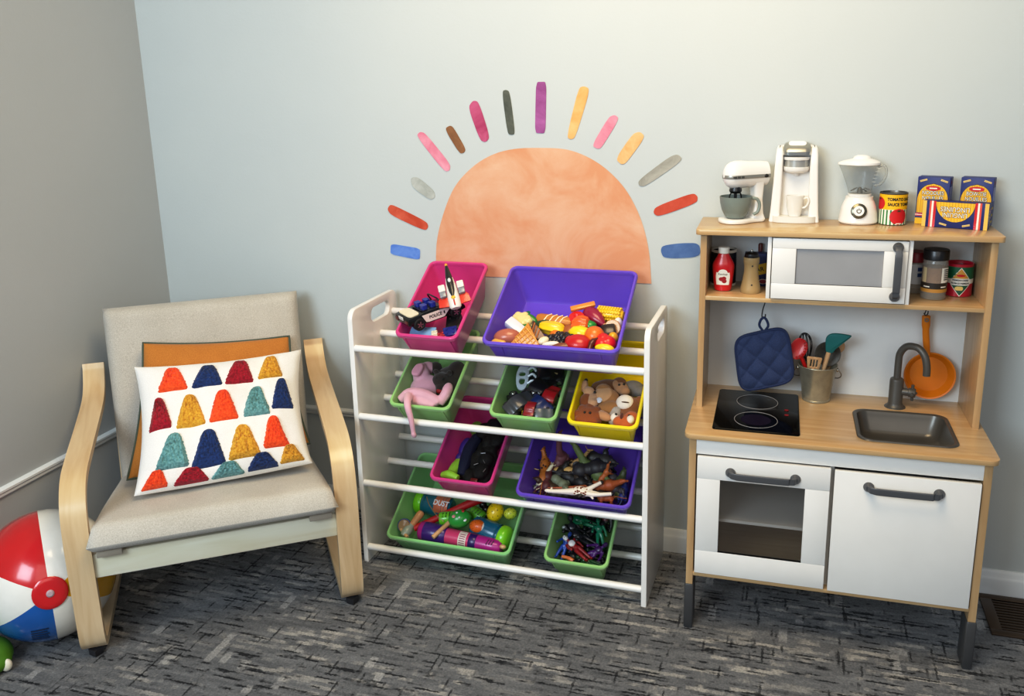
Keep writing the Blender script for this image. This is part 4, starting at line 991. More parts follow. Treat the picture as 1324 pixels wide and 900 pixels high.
g = G(); g.rings([[((.0155 + .0018 * cos(6 * a)) * k * cos(a) * .95, (.0155 + .0018 * cos(6 * a)) * k * sin(a), z) for a in [2 * pi * i / 36 for i in range(36)]] for k, z in ((.15, -.034), (.7, -.030), (.95, -.018), (1.05, 0), (1, .016), (.75, .026), (.3, .031))], RY(90)); g.obj('squash', PL('#ecc70f'), t)
t = food('berry_pie', 'dark red toy pie slice with tan lattice behind the waffle', .130, .090, -.048, 20, 20); G().prism([(-.022, -.02), (.022, -.02), (.0, .032)], .012, bev=.003).obj('slice', PL('#4d1416'), t)
for k in range(3): G().tube([(-.016 + k * .008, -.018, .013), (.002 + k * .004, .022 - k * .01, .013)], .0018, 6).obj('lattice_strip', PL('#b8773a'), t)
t = food('grape_bunch', 'cluster of black toy grapes at the front middle', .203, .068, -.044, 12)
g = G()
for i in range(26):
    a = i * 2.399; rr_ = sqrt(i / 26); g.ell((.034 * rr_ * cos(a), .017 * rr_ * sin(a), .007 * (1 - rr_) + .004 * (i % 2)), .0078, u=12, v=9)
g.obj('grapes', PL('#17131f'), t)
t = food('garlic', 'cream toy garlic piece left of the grapes', .164, .052, -.034, 40); G().ell((0, 0, 0), (.014, .010, .009)).obj('piece', PL('#e8dcbb'), t)
t = food('coconut_piece', 'white crescent toy coconut piece in front of the grapes', .190, .034, -.026, 14); g = G(); g.tube(smooth_path([(-.018, -.004, 0), (-.008, .003, .002), (.006, .004, .002), (.020, -.002, 0)], 4), [.002] + [.0055] * 11 + [.002], 10, sx=.6) if False else g.ell((0, 0, 0), (.020, .0065, .007)); g.obj('piece', PL('#e9e2cf'), t)
t = food('chocolate_wafer', 'flat brown toy cookie in front of the grapes', .219, .033, -.030, 8); G().ell((0, 0, 0), (.028, .009, .007)).obj('cookie', PL('#7c4426'), t)
t = food('apricot', 'small orange toy apricot peeking out behind the grapes', .186, .093, -.054); G().ell((0, 0, 0), .015).obj('fruit', PL('#d9781a'), t)
t = food('bread_bun', 'brown toy bun between the squash and the pumpkin', .222, .117, -.058, 30); G().ell((0, 0, 0), (.022, .019, .016)).obj('bun', PL('#9c5a20', rough=.5), t)
t = food('red_apple', 'bright red toy apple at the back, under the orange plank', .229, .170, -.070); G().lathe([(.001, -.019), (.012, -.018), (.022, -.006), (.0235, .006), (.018, .017), (.007, .019), (.002, .015)], I4, 24).obj('apple', PL('#cf1a1f'), t)
t = food('fish_stick', 'orange brown toy fish stick leaning on the beetroot', .240, .208, -.046, 24, 10); G().box((0, 0, 0), (.060, .013, .009), bev=.002).obj('stick', PL('#dd8e3c'), t)
t = food('beetroot', 'magenta toy beetroot with pale tip behind the pumpkin', .276, .186, -.066, -38)
G().lathe([(.001, -.034), (.010, -.032), (.0195, -.022), (.0215, -.006), (.018, .012), (.010, .028), (.004, .036)], RY(90), 24).obj('root', PL('#95123f'), t); G().lathe([(.0045, .034), (.0055, .042), (.003, .045)], RY(90), 12).obj('tip', PL('#c89a72'), t)
t = food('corn_cob', 'yellow toy corn cob at the back right', .323, .206, -.070, -4)
G().lathe([(.001, -.036), (.011, -.034), (.0165, -.024), (.0175, 0), (.0165, .024), (.011, .034), (.001, .036)], RY(90), 24).obj('cob', PL('#e0b60f'), t)
g = G()
for j in range(12):
    for i in range(9): a = 2 * pi * j / 12; g.ell((-.026 + i * .0065, .0168 * cos(a), .0168 * sin(a)), (.0034, .0038, .0038), u=6, v=5)
g.obj('kernels', PL('#edc92a'), t)
t = food('pumpkin', 'orange ribbed toy pumpkin with green stem', .251, .136, -.054, 0, 0, 84)
g = G(); g.rings([[((.024 + .002 * cos(8 * a)) * k * cos(a), (.024 + .002 * cos(8 * a)) * k * sin(a), z) for a in [2 * pi * i / 48 for i in range(48)]] for k, z in ((.2, -.022), (.75, -.020), (1, -.008), (1.02, .004), (.85, .016), (.4, .022))]); g.obj('pumpkin', PL('#e0651a'), t)
G().lathe([(.014, .016), (.015, .022), (.011, .031), (.007, .035), (.001, .036)], I4, 10).obj('stem', PL('#1e8a33'), t)
t = food('lemon', 'yellow toy lemon lying left of the orange', .256, .101, -.046, -6); G().lathe([(.001, -.030), (.005, -.027), (.015, -.018), (.0185, 0), (.015, .018), (.005, .027), (.001, .030)], RY(90), 22).obj('lemon', PL('#edd00f'), t)
t = food('orange', 'round toy orange between the lemon and the chocolate piece', .300, .086, -.038); G().ell((0, 0, 0), .024, u=28, v=18).obj('orange', PL('#e5761a', bump=.15, bscale=300), t)
t = food('chocolate_piece', 'dark brown toy chocolate cake piece right of the orange', .331, .122, -.052, 15, 15); G().box((0, 0, 0), (.034, .030, .026), bev=.006).obj('cake', PL('#2b1713'), t)
t = food('cookie', 'round tan toy cookie behind the chocolate piece', .349, .138, -.054, 0, 40); G().lathe([(.001, -.004), (.018, -.004), (.020, 0), (.018, .004), (.001, .004)], I4, 24).obj('cookie', PL('#c89a62'), t)
t = food('tomato', 'red shiny toy tomato at the front, left of the orange', .262, .050, -.034); G().ell((0, 0, 0), (.031, .024, .020), u=28, v=18).obj('tomato', PL('#bb141a'), t)
t = food('cherry_tomato', 'small bright red toy cherry tomato tucked left of the front tomato', .238, .062, -.040); G().ell((0, 0, 0), (.014, .014, .014)).obj('fruit', PL('#cf1d1d'), t)
t = food('red_pepper', 'red toy pepper at the front right, beside the orange', .343, .060, -.036); g = G()
for a in (0, 120, 240): g.ell((.009 * cos(R(a)), .009 * sin(R(a)), 0), (.018, .018, .019))
organic('pepper', PL('#d0161b'), g, t, vox=.0022)
t = food('chili', 'dark red toy chili pepper in front of the orange', .307, .045, -.028, 70); G().tube(smooth_path([(-.018, 0, 0), (-.004, .003, .004), (.010, .001, .005), (.020, -.006, .002)], 4), [.006] * 4 + [.0075] * 4 + [.005] * 4 + [.001], 12).obj('chili', PL('#5a1512'), t)
t = food('banana_half', 'yellow toy banana end at the front right corner', .343, .032, -.026, -4); G().ell((0, 0, 0), (.023, .011, .011)).obj('banana', PL('#e8c80f'), t)
t = food('white_egg', 'white toy egg against the right wall of the bin', .351, .166, -.062); G().ell((0, 0, 0), (.010, .014, .014)).obj('egg', PL('#e9e6df'), t)
t = food('yellow_pear', 'small yellow toy pear at the right wall', .353, .094, -.046); G().ell((0, 0, 0), (.012, .013, .013)).obj('pear', PL('#d9a51a'), t)

# ------------------------------------------------------------------ pink top bin
t = thing('police_car', 'black and white toy police car hanging over the pink bin edge', 'toy car', RK @ T(.219, .098, .760) @ RZ(52) @ RY(-9) @ RX(3) @ SC(1.08, 1.08, 1.08))
pb = PL('#0c0c0e', rough=.22)
side_o = [(-.086, .012), (-.088, .034), (-.082, .041), (-.040, .043), (-.034, .046), (.012, .046), (.028, .040), (.078, .034), (.088, .026), (.088, .012)]
g = G(); g.prism(chaikin(side_o, 2), .078, T(0, .039, 0) @ RX(90), bev=.003); g.obj('body', pb, t)
G().prism(chaikin([(-.080, -.033), (-.046, -.033), (-.046, .033), (-.080, .033)], 3, .15), .003, T(0, 0, .0415)).obj('rear_deck', PL('#e8dcc0'), t)
G().prism(rr(-.040, .020, -.031, .031, .006, 3), .0012, T(0, 0, .0456)).obj('cabin_floor', PL('#131317'), t)
for y in (-.016, .016):
    for x in (-.026, .0): G().rings([[(xx, yy, z) for xx, yy in rr(x - .008, x + .008, y - .010, y + .010, .004, 3)] for z in (.046, .056, .058)]).obj('seat', PL('#1b2c92'), t)
g = G(); g.tube(smooth_path([(.024, -.032, .044), (.014, -.029, .064), (.013, 0, .067), (.014, .029, .064), (.024, .032, .044)], 5), .0022, 6); g.obj('windscreen_frame', pb, t)
for s in (-1, 1):
    G().prism([(-.036, .018), (-.028, .016), (.020, .016), (.040, .034), (.026, .0385), (-.046, .0385)], .0012, T(0, s * .0394 + (.0006 if s < 0 else .0006), 0) @ RX(90)).obj('door_panel', PL('#e6d9d4'), t)
    for x in (-.056, .056):
        wl = G().lathe([(.001, .004), (.009, .004), (.011, .006), (.0155, .006), (.017, .004), (.017, -.006), (.001, -.006)], T(x, s * .0365, .017) @ RX(90 if s < 0 else -90), 24).obj('wheel', mat('#141416', .6), t)
        g = G(); WMX = T(x, s * .0365, .017) @ RX(90 if s < 0 else -90)
        for k in range(5): g.box((.0045, 0, .0062), (.009, .003, .0015), WMX @ RZ(k * 72))
        g.obj('hubcap', silver, wl)
    G().box((-.0875, s * .027, .0285), (.003, .016, .009), bev=.001).obj('tail_light', PL('#5d1418'), t)
G().box((-.0885, 0, .036), (.002, .024, .009), bev=.0006).obj('number_plate', PL('#d9d7d0'), t)
text('POLICE', .0125, blk, t, T(-.006, -.0402, .0275) @ RX(90), ext=.0001, sx=.95, off=.0003)
G().box((.021, -.0401, .0285), (.004, .0005, .008)).obj('badge', blk, t)
t = thing('toy_spacecraft', 'white and black toy shuttle with orange nose tip leaning in the pink bin', 'toy spacecraft', at('pink1', .140, .150, .034, 26, 24) @ SC(1.02, 1.02, 1.02))
wh = PL('#e2dad2')
G().rings([[(w * cos(a), y, h * sin(a) + zo) for a in [2 * pi * i / 20 for i in range(20)]] for w, h, y, zo in ((.013, .008, -.050, 0), (.017, .011, -.045, 0), (.0175, .012, -.01, 0), (.015, .012, .02, .001), (.011, .010, .045, .002))]).obj('fuselage', wh, t)
G().rings([[(w * cos(a), y, h * sin(a) + zo) for a in [2 * pi * i / 16 for i in range(16)]] for w, h, y, zo in ((.003, .002, -.020, .0125), (.008, .005, .0, .012), (.0105, .008, .025, .008), (.0095, .009, .05, .004), (.006, .006, .075, .002), (.0035, .0035, .088, .001))]).obj('cockpit', PL('#23221f'), t)
G().ell((0, .033, .016), (.005, .007, .003)).obj('window', PL('#c9cccb'), t); G().ell((0, .089, .001), (.0045, .006, .0045)).obj('nose_tip', PL('#e39a2c'), t); G().ell((0, -.020, .0125), (.006, .006, .003)).obj('yellow_marker', PL('#e3b02c'), t)
G().box((0, -.036, .0115), (.004, .018, .003), bev=.0008).obj('red_slot', PL('#b02020'), t)
for s in (-1, 1):
    G().prism([(s * .012, -.040), (s * .046, -.036), (s * .044, -.014), (s * .030, .002), (s * .013, .004)][::s], .005, T(0, 0, -.006), bev=.001).obj('wing', PL('#d23a22'), t)
    G().box((s * .027, .016, .004), (.020, .022, .018), bev=.003).obj('booster', wh, t); G().box((s * .027, -.003, .002), (.018, .016, .016), bev=.002).obj('booster_skirt', PL('#8f9298'), t)
t = thing('blue_card', 'light blue plastic card under the police car', 'toy piece', at('pink1', .060, .048, -.042, 4, 6)); G().box((0, 0, 0), (.078, .050, .006), bev=.002).obj('card', PL('#8db4de'), t)
def brick(key, u, v, w, d, c, lab, rz=0, rx=0, ry=0, grp=None, studs=(2, 2), nm='toy_brick'):
    t = thing(nm, lab, 'toy brick', at(key, u, v, w, rz, rx, ry), grp); m = PL(c)
    g = G(); g.box((0, 0, 0), d, bev=.001); g.obj('brick', m, t)
    for i in range(studs[0]):
        for j in range(studs[1]): G().lathe([(.0038, 0), (.0038, .0022), (.0034, .0026)], T((i - (studs[0] - 1) / 2) * d[0] / studs[0], (j - (studs[1] - 1) / 2) * d[1] / studs[1], d[2] / 2), 12, cap0=False).obj('stud', m, t)
    return t
brick('pink1', .154, .062, -.044, (.040, .030, .026), '#16237f', 'dark blue toy brick at the right front of the pink top bin', 20, 10)
brick('pink1', .124, .044, -.044, (.026, .022, .020), '#a31c22', 'red toy brick at the front of the pink top bin', 30)
brick('pink1', .103, .046, -.040, (.018, .024, .018), '#d9d3c4', 'white toy brick beside the red brick in the pink top bin', 20)
brick('pink1', .158, .112, -.062, (.044, .050, .040), '#161618', 'black toy block under the red spacecraft wing', 12, 8, 0, None, (2, 2))

# ------------------------------------------------------------------ generic small creatures
FUR = dict(rough=.9, coat=0, bump=.3, bscale=500, sheen=.3)
def ntube(g, pts, r, n=5): 
    q = smooth_path(pts, n)
    if isinstance(r, (list, tuple)):
        k = len(r) - 1; rs = [r[min(k, int(i / (len(q) - 1) * k))] * (1 - (i / (len(q) - 1) * k) % 1) + r[min(k, int(i / (len(q) - 1) * k) + 1)] * ((i / (len(q) - 1) * k) % 1) for i in range(len(q))]
    else: rs = r
    g.tube(q, rs, 8)
def beast(name, lab, key, u, v, w, rz, rx, ry, L, c, neck=.25, leg=.5, tail=.5, head=.16, fat=.2, group=None, cat='toy animal', mat_=None, vox=None, long_tail=False, spots=None, ears=True, horns=False):
    """four-legged animal standing along +x, L = body length"""
    t = thing(name, lab, cat, at(key, u, v, w, rz, rx, ry), group); m = mat_ or PL(c, rough=.5, coat=0); L *= 1.3
    g = G(); b = L * .5; f = L * fat
    g.ell((b * .45, 0, f * .1), (b * .52, f * .92, f)); g.ell((-b * .45, 0, 0), (b * .5, f * .85, f * .9)); g.ell((0, 0, -.05 * f), (b * .8, f * .78, f * .85))
    hx, hz = b * .95 + L * neck * .55, f * .6 + L * neck
    ntube(g, [(b * .6, 0, f * .3), (b * .9, 0, f * .5 + L * neck * .4), (hx, 0, hz)], [f * .75, f * .5, f * .42])
    g.ell((hx + L * head * .25, 0, hz + L * .02), (L * head * .62, L * head * .42, L * head * .45)); g.ell((hx + L * head * .95, 0, hz - L * head * .12), (L * head * .42, L * head * .26, L * head * .25))
    if ears:
        for s_ in (-1, 1): g.ell((hx - L * .01, s_ * L * head * .36, hz + L * head * .5), (L * head * .12, L * head * .1, L * head * .24))
    if horns:
        for s_ in (-1, 1): ntube(g, [(hx, s_ * L * .03, hz + L * .08), (hx - L * .03, s_ * L * .1, hz + L * .2), (hx, s_ * L * .12, hz + L * .3)], L * .022)
    for sx_, sy_ in ((.55, 1), (.55, -1), (-.62, 1), (-.62, -1)):
        k = .12 if sx_ > 0 else -.1
        ntube(g, [(b * sx_, sy_ * f * .55, -f * .2), (b * (sx_ + k * (.2 if sx_ > 0 else -.6)), sy_ * f * .65, -f * .5 - L * leg * .45), (b * (sx_ + k), sy_ * f * .65, -f * .5 - L * leg), (b * (sx_ + k) + L * .05, sy_ * f * .65, -f * .52 - L * leg)], [f * .5, f * .3, f * .22, f * .24])
    ntube(g, [(-b * .85, 0, f * .3), (-b * 1.15, 0, f * .4), (-b - L * tail * .6, f * .2, f * .1), (-b - L * tail, f * .5, f * .0)], [f * .5 if long_tail else f * .16, f * .35 if long_tail else f * .13, f * .2 if long_tail else f * .11, f * .08 if long_tail else f * .13])
    organic('body', m, g, t, vox=vox or max(.0011, L * .02), sm=2)
    for s_ in (-1, 1): G().ell((hx + L * head * .5, s_ * L * head * .36, hz + L * head * .16), L * head * .08, u=8, v=6).obj('eye', blk, t)
    if spots:
        rnd = random.Random(int(u * 1e4)); g = G()
        for i in range(22):
            x = rnd.uniform(-.9, .85) * b; a = rnd.uniform(-1.9, 1.9); g.ell((x, f * .86 * sin(a), f * .92 * cos(a)), (L * .035, L * .03, L * .03), u=8, v=6)
        for i in range(4): k = (i + .5) / 4; g.ell((b * .6 + (hx - b * .6) * k, 0, f * .3 + (hz - f * .3) * k), (f * .4, f * .55, f * .2), u=8, v=6)
        g.obj('spots', PL(spots, rough=.5, coat=0), t)
    return t
def figure(name, lab, key, u, v, w, rz, rx, ry, H, c, c2=None, group=None, arms=(40, -30), legs=(14, -10), skin='#c59a78', cat='action figure'):
    """standing humanoid toy, feet down -z, H tall"""
    t = thing(name, lab, cat, at(key, u, v, w, rz, -rx, ry), group); g = G(); m = PL(c, rough=.4); H *= 1.4
    g.ell((0, 0, H * .16), (H * .115, H * .07, H * .13)); g.ell((0, 0, H * .02), (H * .085, H * .065, H * .09)); g.tube([(0, 0, H * .25), (0, 0, H * .34)], H * .035)
    for i, s_ in enumerate((-1, 1)):
        a = R(arms[i]); sx0 = s_ * H * .12
        e = (sx0 + s_ * H * .06, -H * .17 * sin(a), H * .23 - H * .17 * cos(a)); h = (sx0 + s_ * H * .07, -H * .32 * sin(a) - H * .02, H * .23 - H * .30 * cos(a))
        ntube(g, [(sx0, 0, H * .24), e, h], [H * .045, H * .038, H * .032]); g.ell(h, H * .04)
        l = R(legs[i]); ntube(g, [(s_ * H * .05, 0, 0), (s_ * H * .07, -H * .24 * sin(l), -H * .24 * cos(l)), (s_ * H * .08, -H * .34 * sin(l), -H * .46 * cos(l))], [H * .062, H * .05, H * .04]); g.ell((s_ * H * .08, -H * .34 * sin(l) - H * .03, -H * .46 * cos(l)), (H * .045, H * .075, H * .03))
    organic('body', m, g, t, vox=max(.0012, H * .016), sm=2)
    g = G(); g.ell((0, 0, H * .40), (H * .065, H * .07, H * .085)); g.ell((0, -H * .068, H * .39), (H * .016, H * .02, H * .02)); hd = organic('head', PL(skin if c2 is None else c2), g, t, vox=max(.0010, H * .014), sm=1)
    for s_ in (-1, 1): G().ell((s_ * H * .026, -H * .062, H * .415), H * .011, u=8, v=6).obj('eye', blk, hd)
    if c2: G().ell((0, -H * .035, H * .17), (H * .095, H * .05, H * .095)).obj('chest_plate', PL(c2), t)
    return t

# ------------------------------------------------------------------ small green bin under the pink one: plushes
pk = mat('#dcaebb', **FUR)
t = thing('pink_plush', 'floppy pale pink plush with one leg hanging over the green bin rim', 'plush toy', BM['green2a'])
g = G(); g.ell((.062, .118, -.056), (.046, .050, .032)); g.ell((.045, .150, -.034), (.026, .030, .022)); g.ell((.040, .162, -.024), (.019, .027, .012)); g.ell((.050, .190, -.045), (.025, .02, .02))
ntube(g, [(.018, .040, -.026), (.045, .058, -.014), (.085, .062, -.016), (.125, .052, -.022), (.142, .044, -.028)], [.013, .017, .018, .016, .013]); ntube(g, [(.040, .045, -.036), (.085, .040, -.026), (.130, .036, -.030)], [.014, .016, .012])
ntube(g, [(.046, .056, -.018), (.060, .020, .006), (.072, -.010, .009), (.082, -.030, -.020), (.086, -.050, -.062)], [.015, .0125, .0105, .009, .007]); g.ell((.0865, -.051, -.064), (.0085, .008, .012))
ntube(g, [(.140, .048, -.034), (.155, .072, -.018), (.160, .098, -.010)], [.014, .016, .012]); g.ell((.157, .085, -.014), (.015, .026, .016))
organic('body', pk, g, t, vox=.003, sm=4)
g = G(); g.prism(chaikin([(-.017, -.028), (.017, -.030), (.016, .022), (-.013, .024)], 2), .012, T(.040, .150, -.015) @ RX(-6), bev=.003); organic('ear_flap', mat('#d9a3b4', **FUR), g, t, vox=.0025)
t = thing('dark_plush', 'dark brown plush animal with red tongue behind the pink plush', 'plush toy', BM['green2a'])
g = G(); g.ell((.118, .155, -.066), (.042, .060, .036)); g.ell((.072, .196, -.050), (.020, .020, .020)); g.ell((.110, .142, -.040), (.026, .026, .022)); g.ell((.120, .118, -.044), (.018, .016, .015)); g.ell((.140, .190, -.055), (.030, .040, .028))
for du in (-.02, .024): g.ell((.112 + du, .160, -.024), (.009, .007, .009))
organic('body', mat('#2c241d', **FUR), g, t, vox=.003)
for du in (-.010, .012): G().ell((.112 + du, .132, -.0225), .0035, u=8, v=6).obj('eye', blk, t)
G().ell((.118, .104, -.046), (.011, .008, .008)).obj('tongue', mat('#a8161c', .6), t)

# ------------------------------------------------------------------ green bin with black vehicles
grp = None
t = thing('silver_robot_part', 'pale grey toy creature skeleton at the back of the vehicle bin', 'toy', at('green2b', .050, .175, -.040, 12, 12))
wh2 = PL('#b9c6ca')
G().prism(chaikin([(-.016, -.040), (.010, -.044), (.022, .0), (.020, .044), (-.006, .046), (-.020, .010)], 2), .010, holes=[chaikin([(-.008, -.022), (.006, -.024), (.010, -.004), (-.008, -.002)], 1), chaikin([(-.010, .006), (.010, .004), (.010, .018), (-.006, .020)], 1)], bev=.002).obj('shell', wh2, t)
for k in range(3): G().tube(smooth_path([(.016, -.02 + k * .022, .006), (.032, -.014 + k * .022, .010), (.044, -.026 + k * .022, .002)], 4), .004, 8).obj('rib', wh2, t)
def minicar(u, v, w, rz, rx, c, lab, s_=1., ry=0):
    t = thing('toy_vehicle', lab, 'toy vehicle', at('green2b', u, v, w + .004, rz, rx, ry) @ SC(s_ * 1.18, s_ * 1.18, s_ * 1.18), 'toy vehicles in the green bin'); m = PL(c)
    g = G(); g.prism(chaikin([(-.036, .005), (-.037, .016), (-.024, .018), (-.016, .028), (.008, .028), (.018, .018), (.036, .014), (.037, .005)], 2), .032, T(0, .016, 0) @ RX(90), bev=.002); g.obj('body', m, t)
    G().bx(-.013, .006, -.0165, .0165, .0195, .026, .001).obj('windows', PL('#2a3137'), t)
    for x in (-.022, .022):
        for sy_ in (-1, 1):
            wl = G().lathe([(.001, .003), (.005, .003), (.0085, .004), (.0095, .002), (.0095, -.004), (.001, -.004)], T(x, sy_ * .016, .007) @ RX(90 if sy_ < 0 else -90), 18).obj('wheel', mat('#1a1a1c', .6), t)
            G().lathe([(.001, .0042), (.0045, .0042), (.005, .0032)], T(x, sy_ * .016, .007) @ RX(90 if sy_ < 0 else -90), 12).obj('hubcap', silver, wl)
minicar(.070, .056, -.040, 50, 14, '#3c3f42', 'dark grey toy vehicle with ribbed roof at the front of the green bin', 1.1)
minicar(.128, .080, -.050, -32, 10, '#182a5e', 'navy blue toy vehicle in the middle of the green bin')
minicar(.160, .118, -.060, 82, 8, '#b01c20', 'red toy vehicle along the right wall of the green bin')
minicar(.110, .060, -.040, 86, 0, '#8c1a1d', 'dark red toy vehicle at the front rim of the green bin', .8)
minicar(.060, .112, -.058, 10, 70, '#131315', 'black toy vehicle on its side showing its wheels', 1.15)
minicar(.108, .150, -.066, 60, 10, '#121214', 'black toy vehicle deep in the middle of the green bin', 1.25)
minicar(.140, .200, -.070, 20, 0, '#151517', 'black toy vehicle at the back right of the green bin', 1.25)
minicar(.150, .050, -.054, 10, 30, '#5f6569', 'mid grey toy vehicle at the front right of the green bin', .9)
minicar(.094, .085, -.078, -10, 0, '#0f0f11', 'black toy vehicle at the bottom of the heap', 1.3)
brick('green2b', .046, .082, -.048, (.024, .020, .016), '#e0b912', 'yellow toy piece at the left wall of the green vehicle bin', 20, 20)
brick('green2b', .092, .044, -.038, (.014, .014, .012), '#e4b50e', 'small yellow toy piece at the front of the green vehicle bin', 10)
t = thing('metal_rod', 'thin silver toy rod lying across the black vehicles', 'toy piece', at('green2b', .104, .140, -.030, -50)); G().tube([(-.024, 0, 0), (.024, 0, 0)], .0022, 8).obj('rod', silver, t)
t = thing('gold_hook', 'small tan toy hook at the back right of the vehicle bin', 'toy piece', at('green2b', .128, .192, -.042)); G().tube(smooth_path([(-.012, -.022, 0), (-.012, .006, .003), (.0, .014, .004), (.022, .014, .002)], 5), .003, 8).obj('hook', PL('#8f7c52'), t)

# ------------------------------------------------------------------ yellow bin: plush animals
def fur(c): return mat(c, **FUR)
def plush(name, lab, parts, u, v, w, c, rz=0, rx=0, eyes=(), extra=()):
    t = thing(name, lab, 'plush toy', at('yellow2', u, v, w + .003, rz, rx) @ SC(1.08, 1.08, 1.08), 'plush animals in the yellow bin'); g = G()
    for p_ in parts: g.ell(*p_)
    organic('body', fur(c), g, t, vox=.0024, sm=3)
    for nm_, c_, e in extra: G().ell(*e).obj(nm_, fur(c_), t)
    for e in eyes: G().ell(e, .0035, u=10, v=8).obj('eye', blk, t)
plush('plush_lion', 'reddish brown curly plush at the front left of the yellow bin', [((0, 0, 0), (.038, .034, .024))] + [((.026 * cos(a), .024 * sin(a), .008), (.013, .013, .012)) for a in [R(k * 45) for k in range(8)]] + [((0, .002, .012), (.018, .016, .012)), ((-.012, .05, .004), (.022, .024, .018))], .048, .056, -.042, '#8c4a1c', eyes=((-.006, -.004, .0235), (.008, -.004, .0235)))
plush('plush_puppy', 'tan plush puppy with long ear at the left of the yellow bin', [((0, 0, 0), (.018, .022, .016)), ((-.014, .024, .006), (.016, .014, .013)), ((-.032, .044, .004), (.011, .020, .010)), ((.004, -.012, .006), (.014, .012, .012))], .050, .110, -.034, '#c79c74', eyes=((.004, .016, .0155),), extra=(('ear_tip', '#2a201a', ((-.030, .062, .006), (.005, .006, .005))),))
plush('plush_bear', 'big light brown plush bear in the middle of the yellow bin', [((0, 0, 0), (.034, .036, .026)), ((.016, -.030, .006), (.026, .022, .020)), ((-.012, .022, .012), (.022, .020, .018)), ((.026, -.046, .004), (.012, .018, .012)), ((-.006, -.034, .008), (.014, .016, .012))], .086, .128, -.050, '#a3733f', extra=(('belly', '#c69b6e', ((-.008, .004, .020), (.024, .026, .010))), ('tag', '#d9dbe0', ((-.014, -.020, .024), (.008, .010, .004)))))
plush('plush_squirrel', 'dark brown furry plush at the back of the yellow bin', [((0, 0, 0), (.042, .028, .026)), ((.028, .012, .010), (.020, .020, .018)), ((-.024, -.008, .008), (.022, .022, .018))], .078, .184, -.066, '#6d4322')
plush('plush_monkey', 'brown plush monkey with white face at the right of the yellow bin', [((0, 0, 0), (.034, .032, .026)), ((-.033, .010, .006), (.010, .012, .008)), ((.030, .020, .006), (.012, .014, .010)), ((.006, -.034, 0), (.034, .022, .018))], .146, .112, -.050, '#86522a', extra=(('face', '#e7ddd0', ((-.004, 0, .018), (.023, .023, .014))), ('mouth', '#5a3a26', ((.0, -.010, .0305), (.010, .0018, .002)))))
plush('plush_dog', 'small tan plush dog head behind the monkey in the yellow bin', [((0, 0, 0), (.020, .018, .016)), ((.012, -.012, .006), (.014, .012, .011)), ((-.016, .010, .004), (.010, .014, .010))], .118, .176, -.050, '#a57d58', eyes=((-.004, .0, .0155), (.008, .004, .0150)))
plush('plush_paw', 'oval tan plush paw at the front of the yellow bin', [((0, 0, 0), (.022, .012, .011)), ((-.012, .004, -.008), (.02, .014, .012))], .094, .056, -.030, '#b98c62', rz=-22)
plush('plush_tiger', 'orange plush tiger with white cheeks at the front right of the yellow bin', [((0, 0, 0), (.028, .024, .020)), ((-.010, -.004, .010), (.016, .015, .013)), ((.018, .018, .002), (.02, .018, .016))], .150, .042, -.036, '#b3602a', eyes=((-.020, .012, .018), (.014, .012, .018)), extra=(('left_cheek', '#e5ddd2', ((-.024, .008, .010), (.010, .012, .010))), ('right_cheek', '#e2d9cb', ((.018, .004, .013), (.010, .012, .010))), ('stripe', '#5c2711', ((-.004, .006, .0215), (.004, .010, .004)))))
plush('plush_elephant', 'grey plush at the back right corner of the yellow bin', [((0, 0, 0), (.030, .022, .022)), ((.02, -.014, .006), (.016, .014, .014))], .148, .196, -.068, '#77736e')
plush('plush_kitten', 'pale grey plush kitten between the paw and the tiger', [((0, 0, 0), (.018, .026, .016)), ((.0, .016, .006), (.014, .013, .012))], .121, .066, -.044, '#b0a79c')

# ------------------------------------------------------------------ pink third-tier bin: costume pieces
t = thing('green_boot', 'lime green plastic boot in the pink third-tier bin', 'toy boot', BM['pink3'])
g = G(); ntube(g, [(.062, .092, -.050), (.056, .070, -.040), (.054, .050, -.032), (.056, .036, -.028)], [.023, .020, .017, .015]); ntube(g, [(.026, .034, -.030), (.052, .032, -.020), (.084, .022, -.018)], [.010, .014, .010])
organic('boot', PL('#86b534', rough=.4), g, t, vox=.0022)
t = thing('black_costume', 'crumpled black costume cloth filling the pink third-tier bin', 'costume', BM['pink3'])
g = G(); rnd = random.Random(3)
for i in range(46): g.ell((rnd.uniform(.085, .160), rnd.uniform(.040, .27), -.062 + rnd.uniform(-.012, .022)), (rnd.uniform(.014, .026), rnd.uniform(.018, .034), rnd.uniform(.010, .018)), u=10, v=8)
organic('cloth', mat('#08080a', .75, bump=.6, bscale=90, spec=.25), g, t, vox=.0035, sm=1)
t = thing('navy_sleeve', 'dark navy sleeve lying along the black costume', 'costume', BM['pink3']); g = G(); ntube(g, [(.082, .046, -.036), (.080, .090, -.034), (.074, .150, -.046), (.080, .210, -.060)], [.014, .019, .021, .018]); organic('sleeve', mat('#0d1430', .75, bump=.3, bscale=200, spec=.25), g, t, vox=.003)
t = thing('purple_glove', 'purple toy glove against the left wall of the pink third-tier bin', 'costume', BM['pink3']); g = G(); g.ell((.054, .160, -.056), (.018, .040, .020)); g.ell((.050, .120, -.052), (.013, .018, .014)); organic('glove', mat('#2b1a72', .5), g, t, vox=.003)
t = thing('green_frog_toy', 'green toy piece at the back of the pink third-tier bin', 'toy', BM['pink3']); g = G(); g.ell((.056, .258, -.080), (.022, .026, .018)); g.ell((.068, .232, -.076), (.018, .020, .014)); organic('body', PL('#5e8a2c'), g, t, vox=.003)
t = thing('red_buckle', 'dark red buckle at the front of the black costume', 'costume', at('pink3', .126, .036, -.036)); G().box((0, 0, 0), (.022, .012, .008), bev=.002).obj('buckle', PL('#5b0f13'), t)
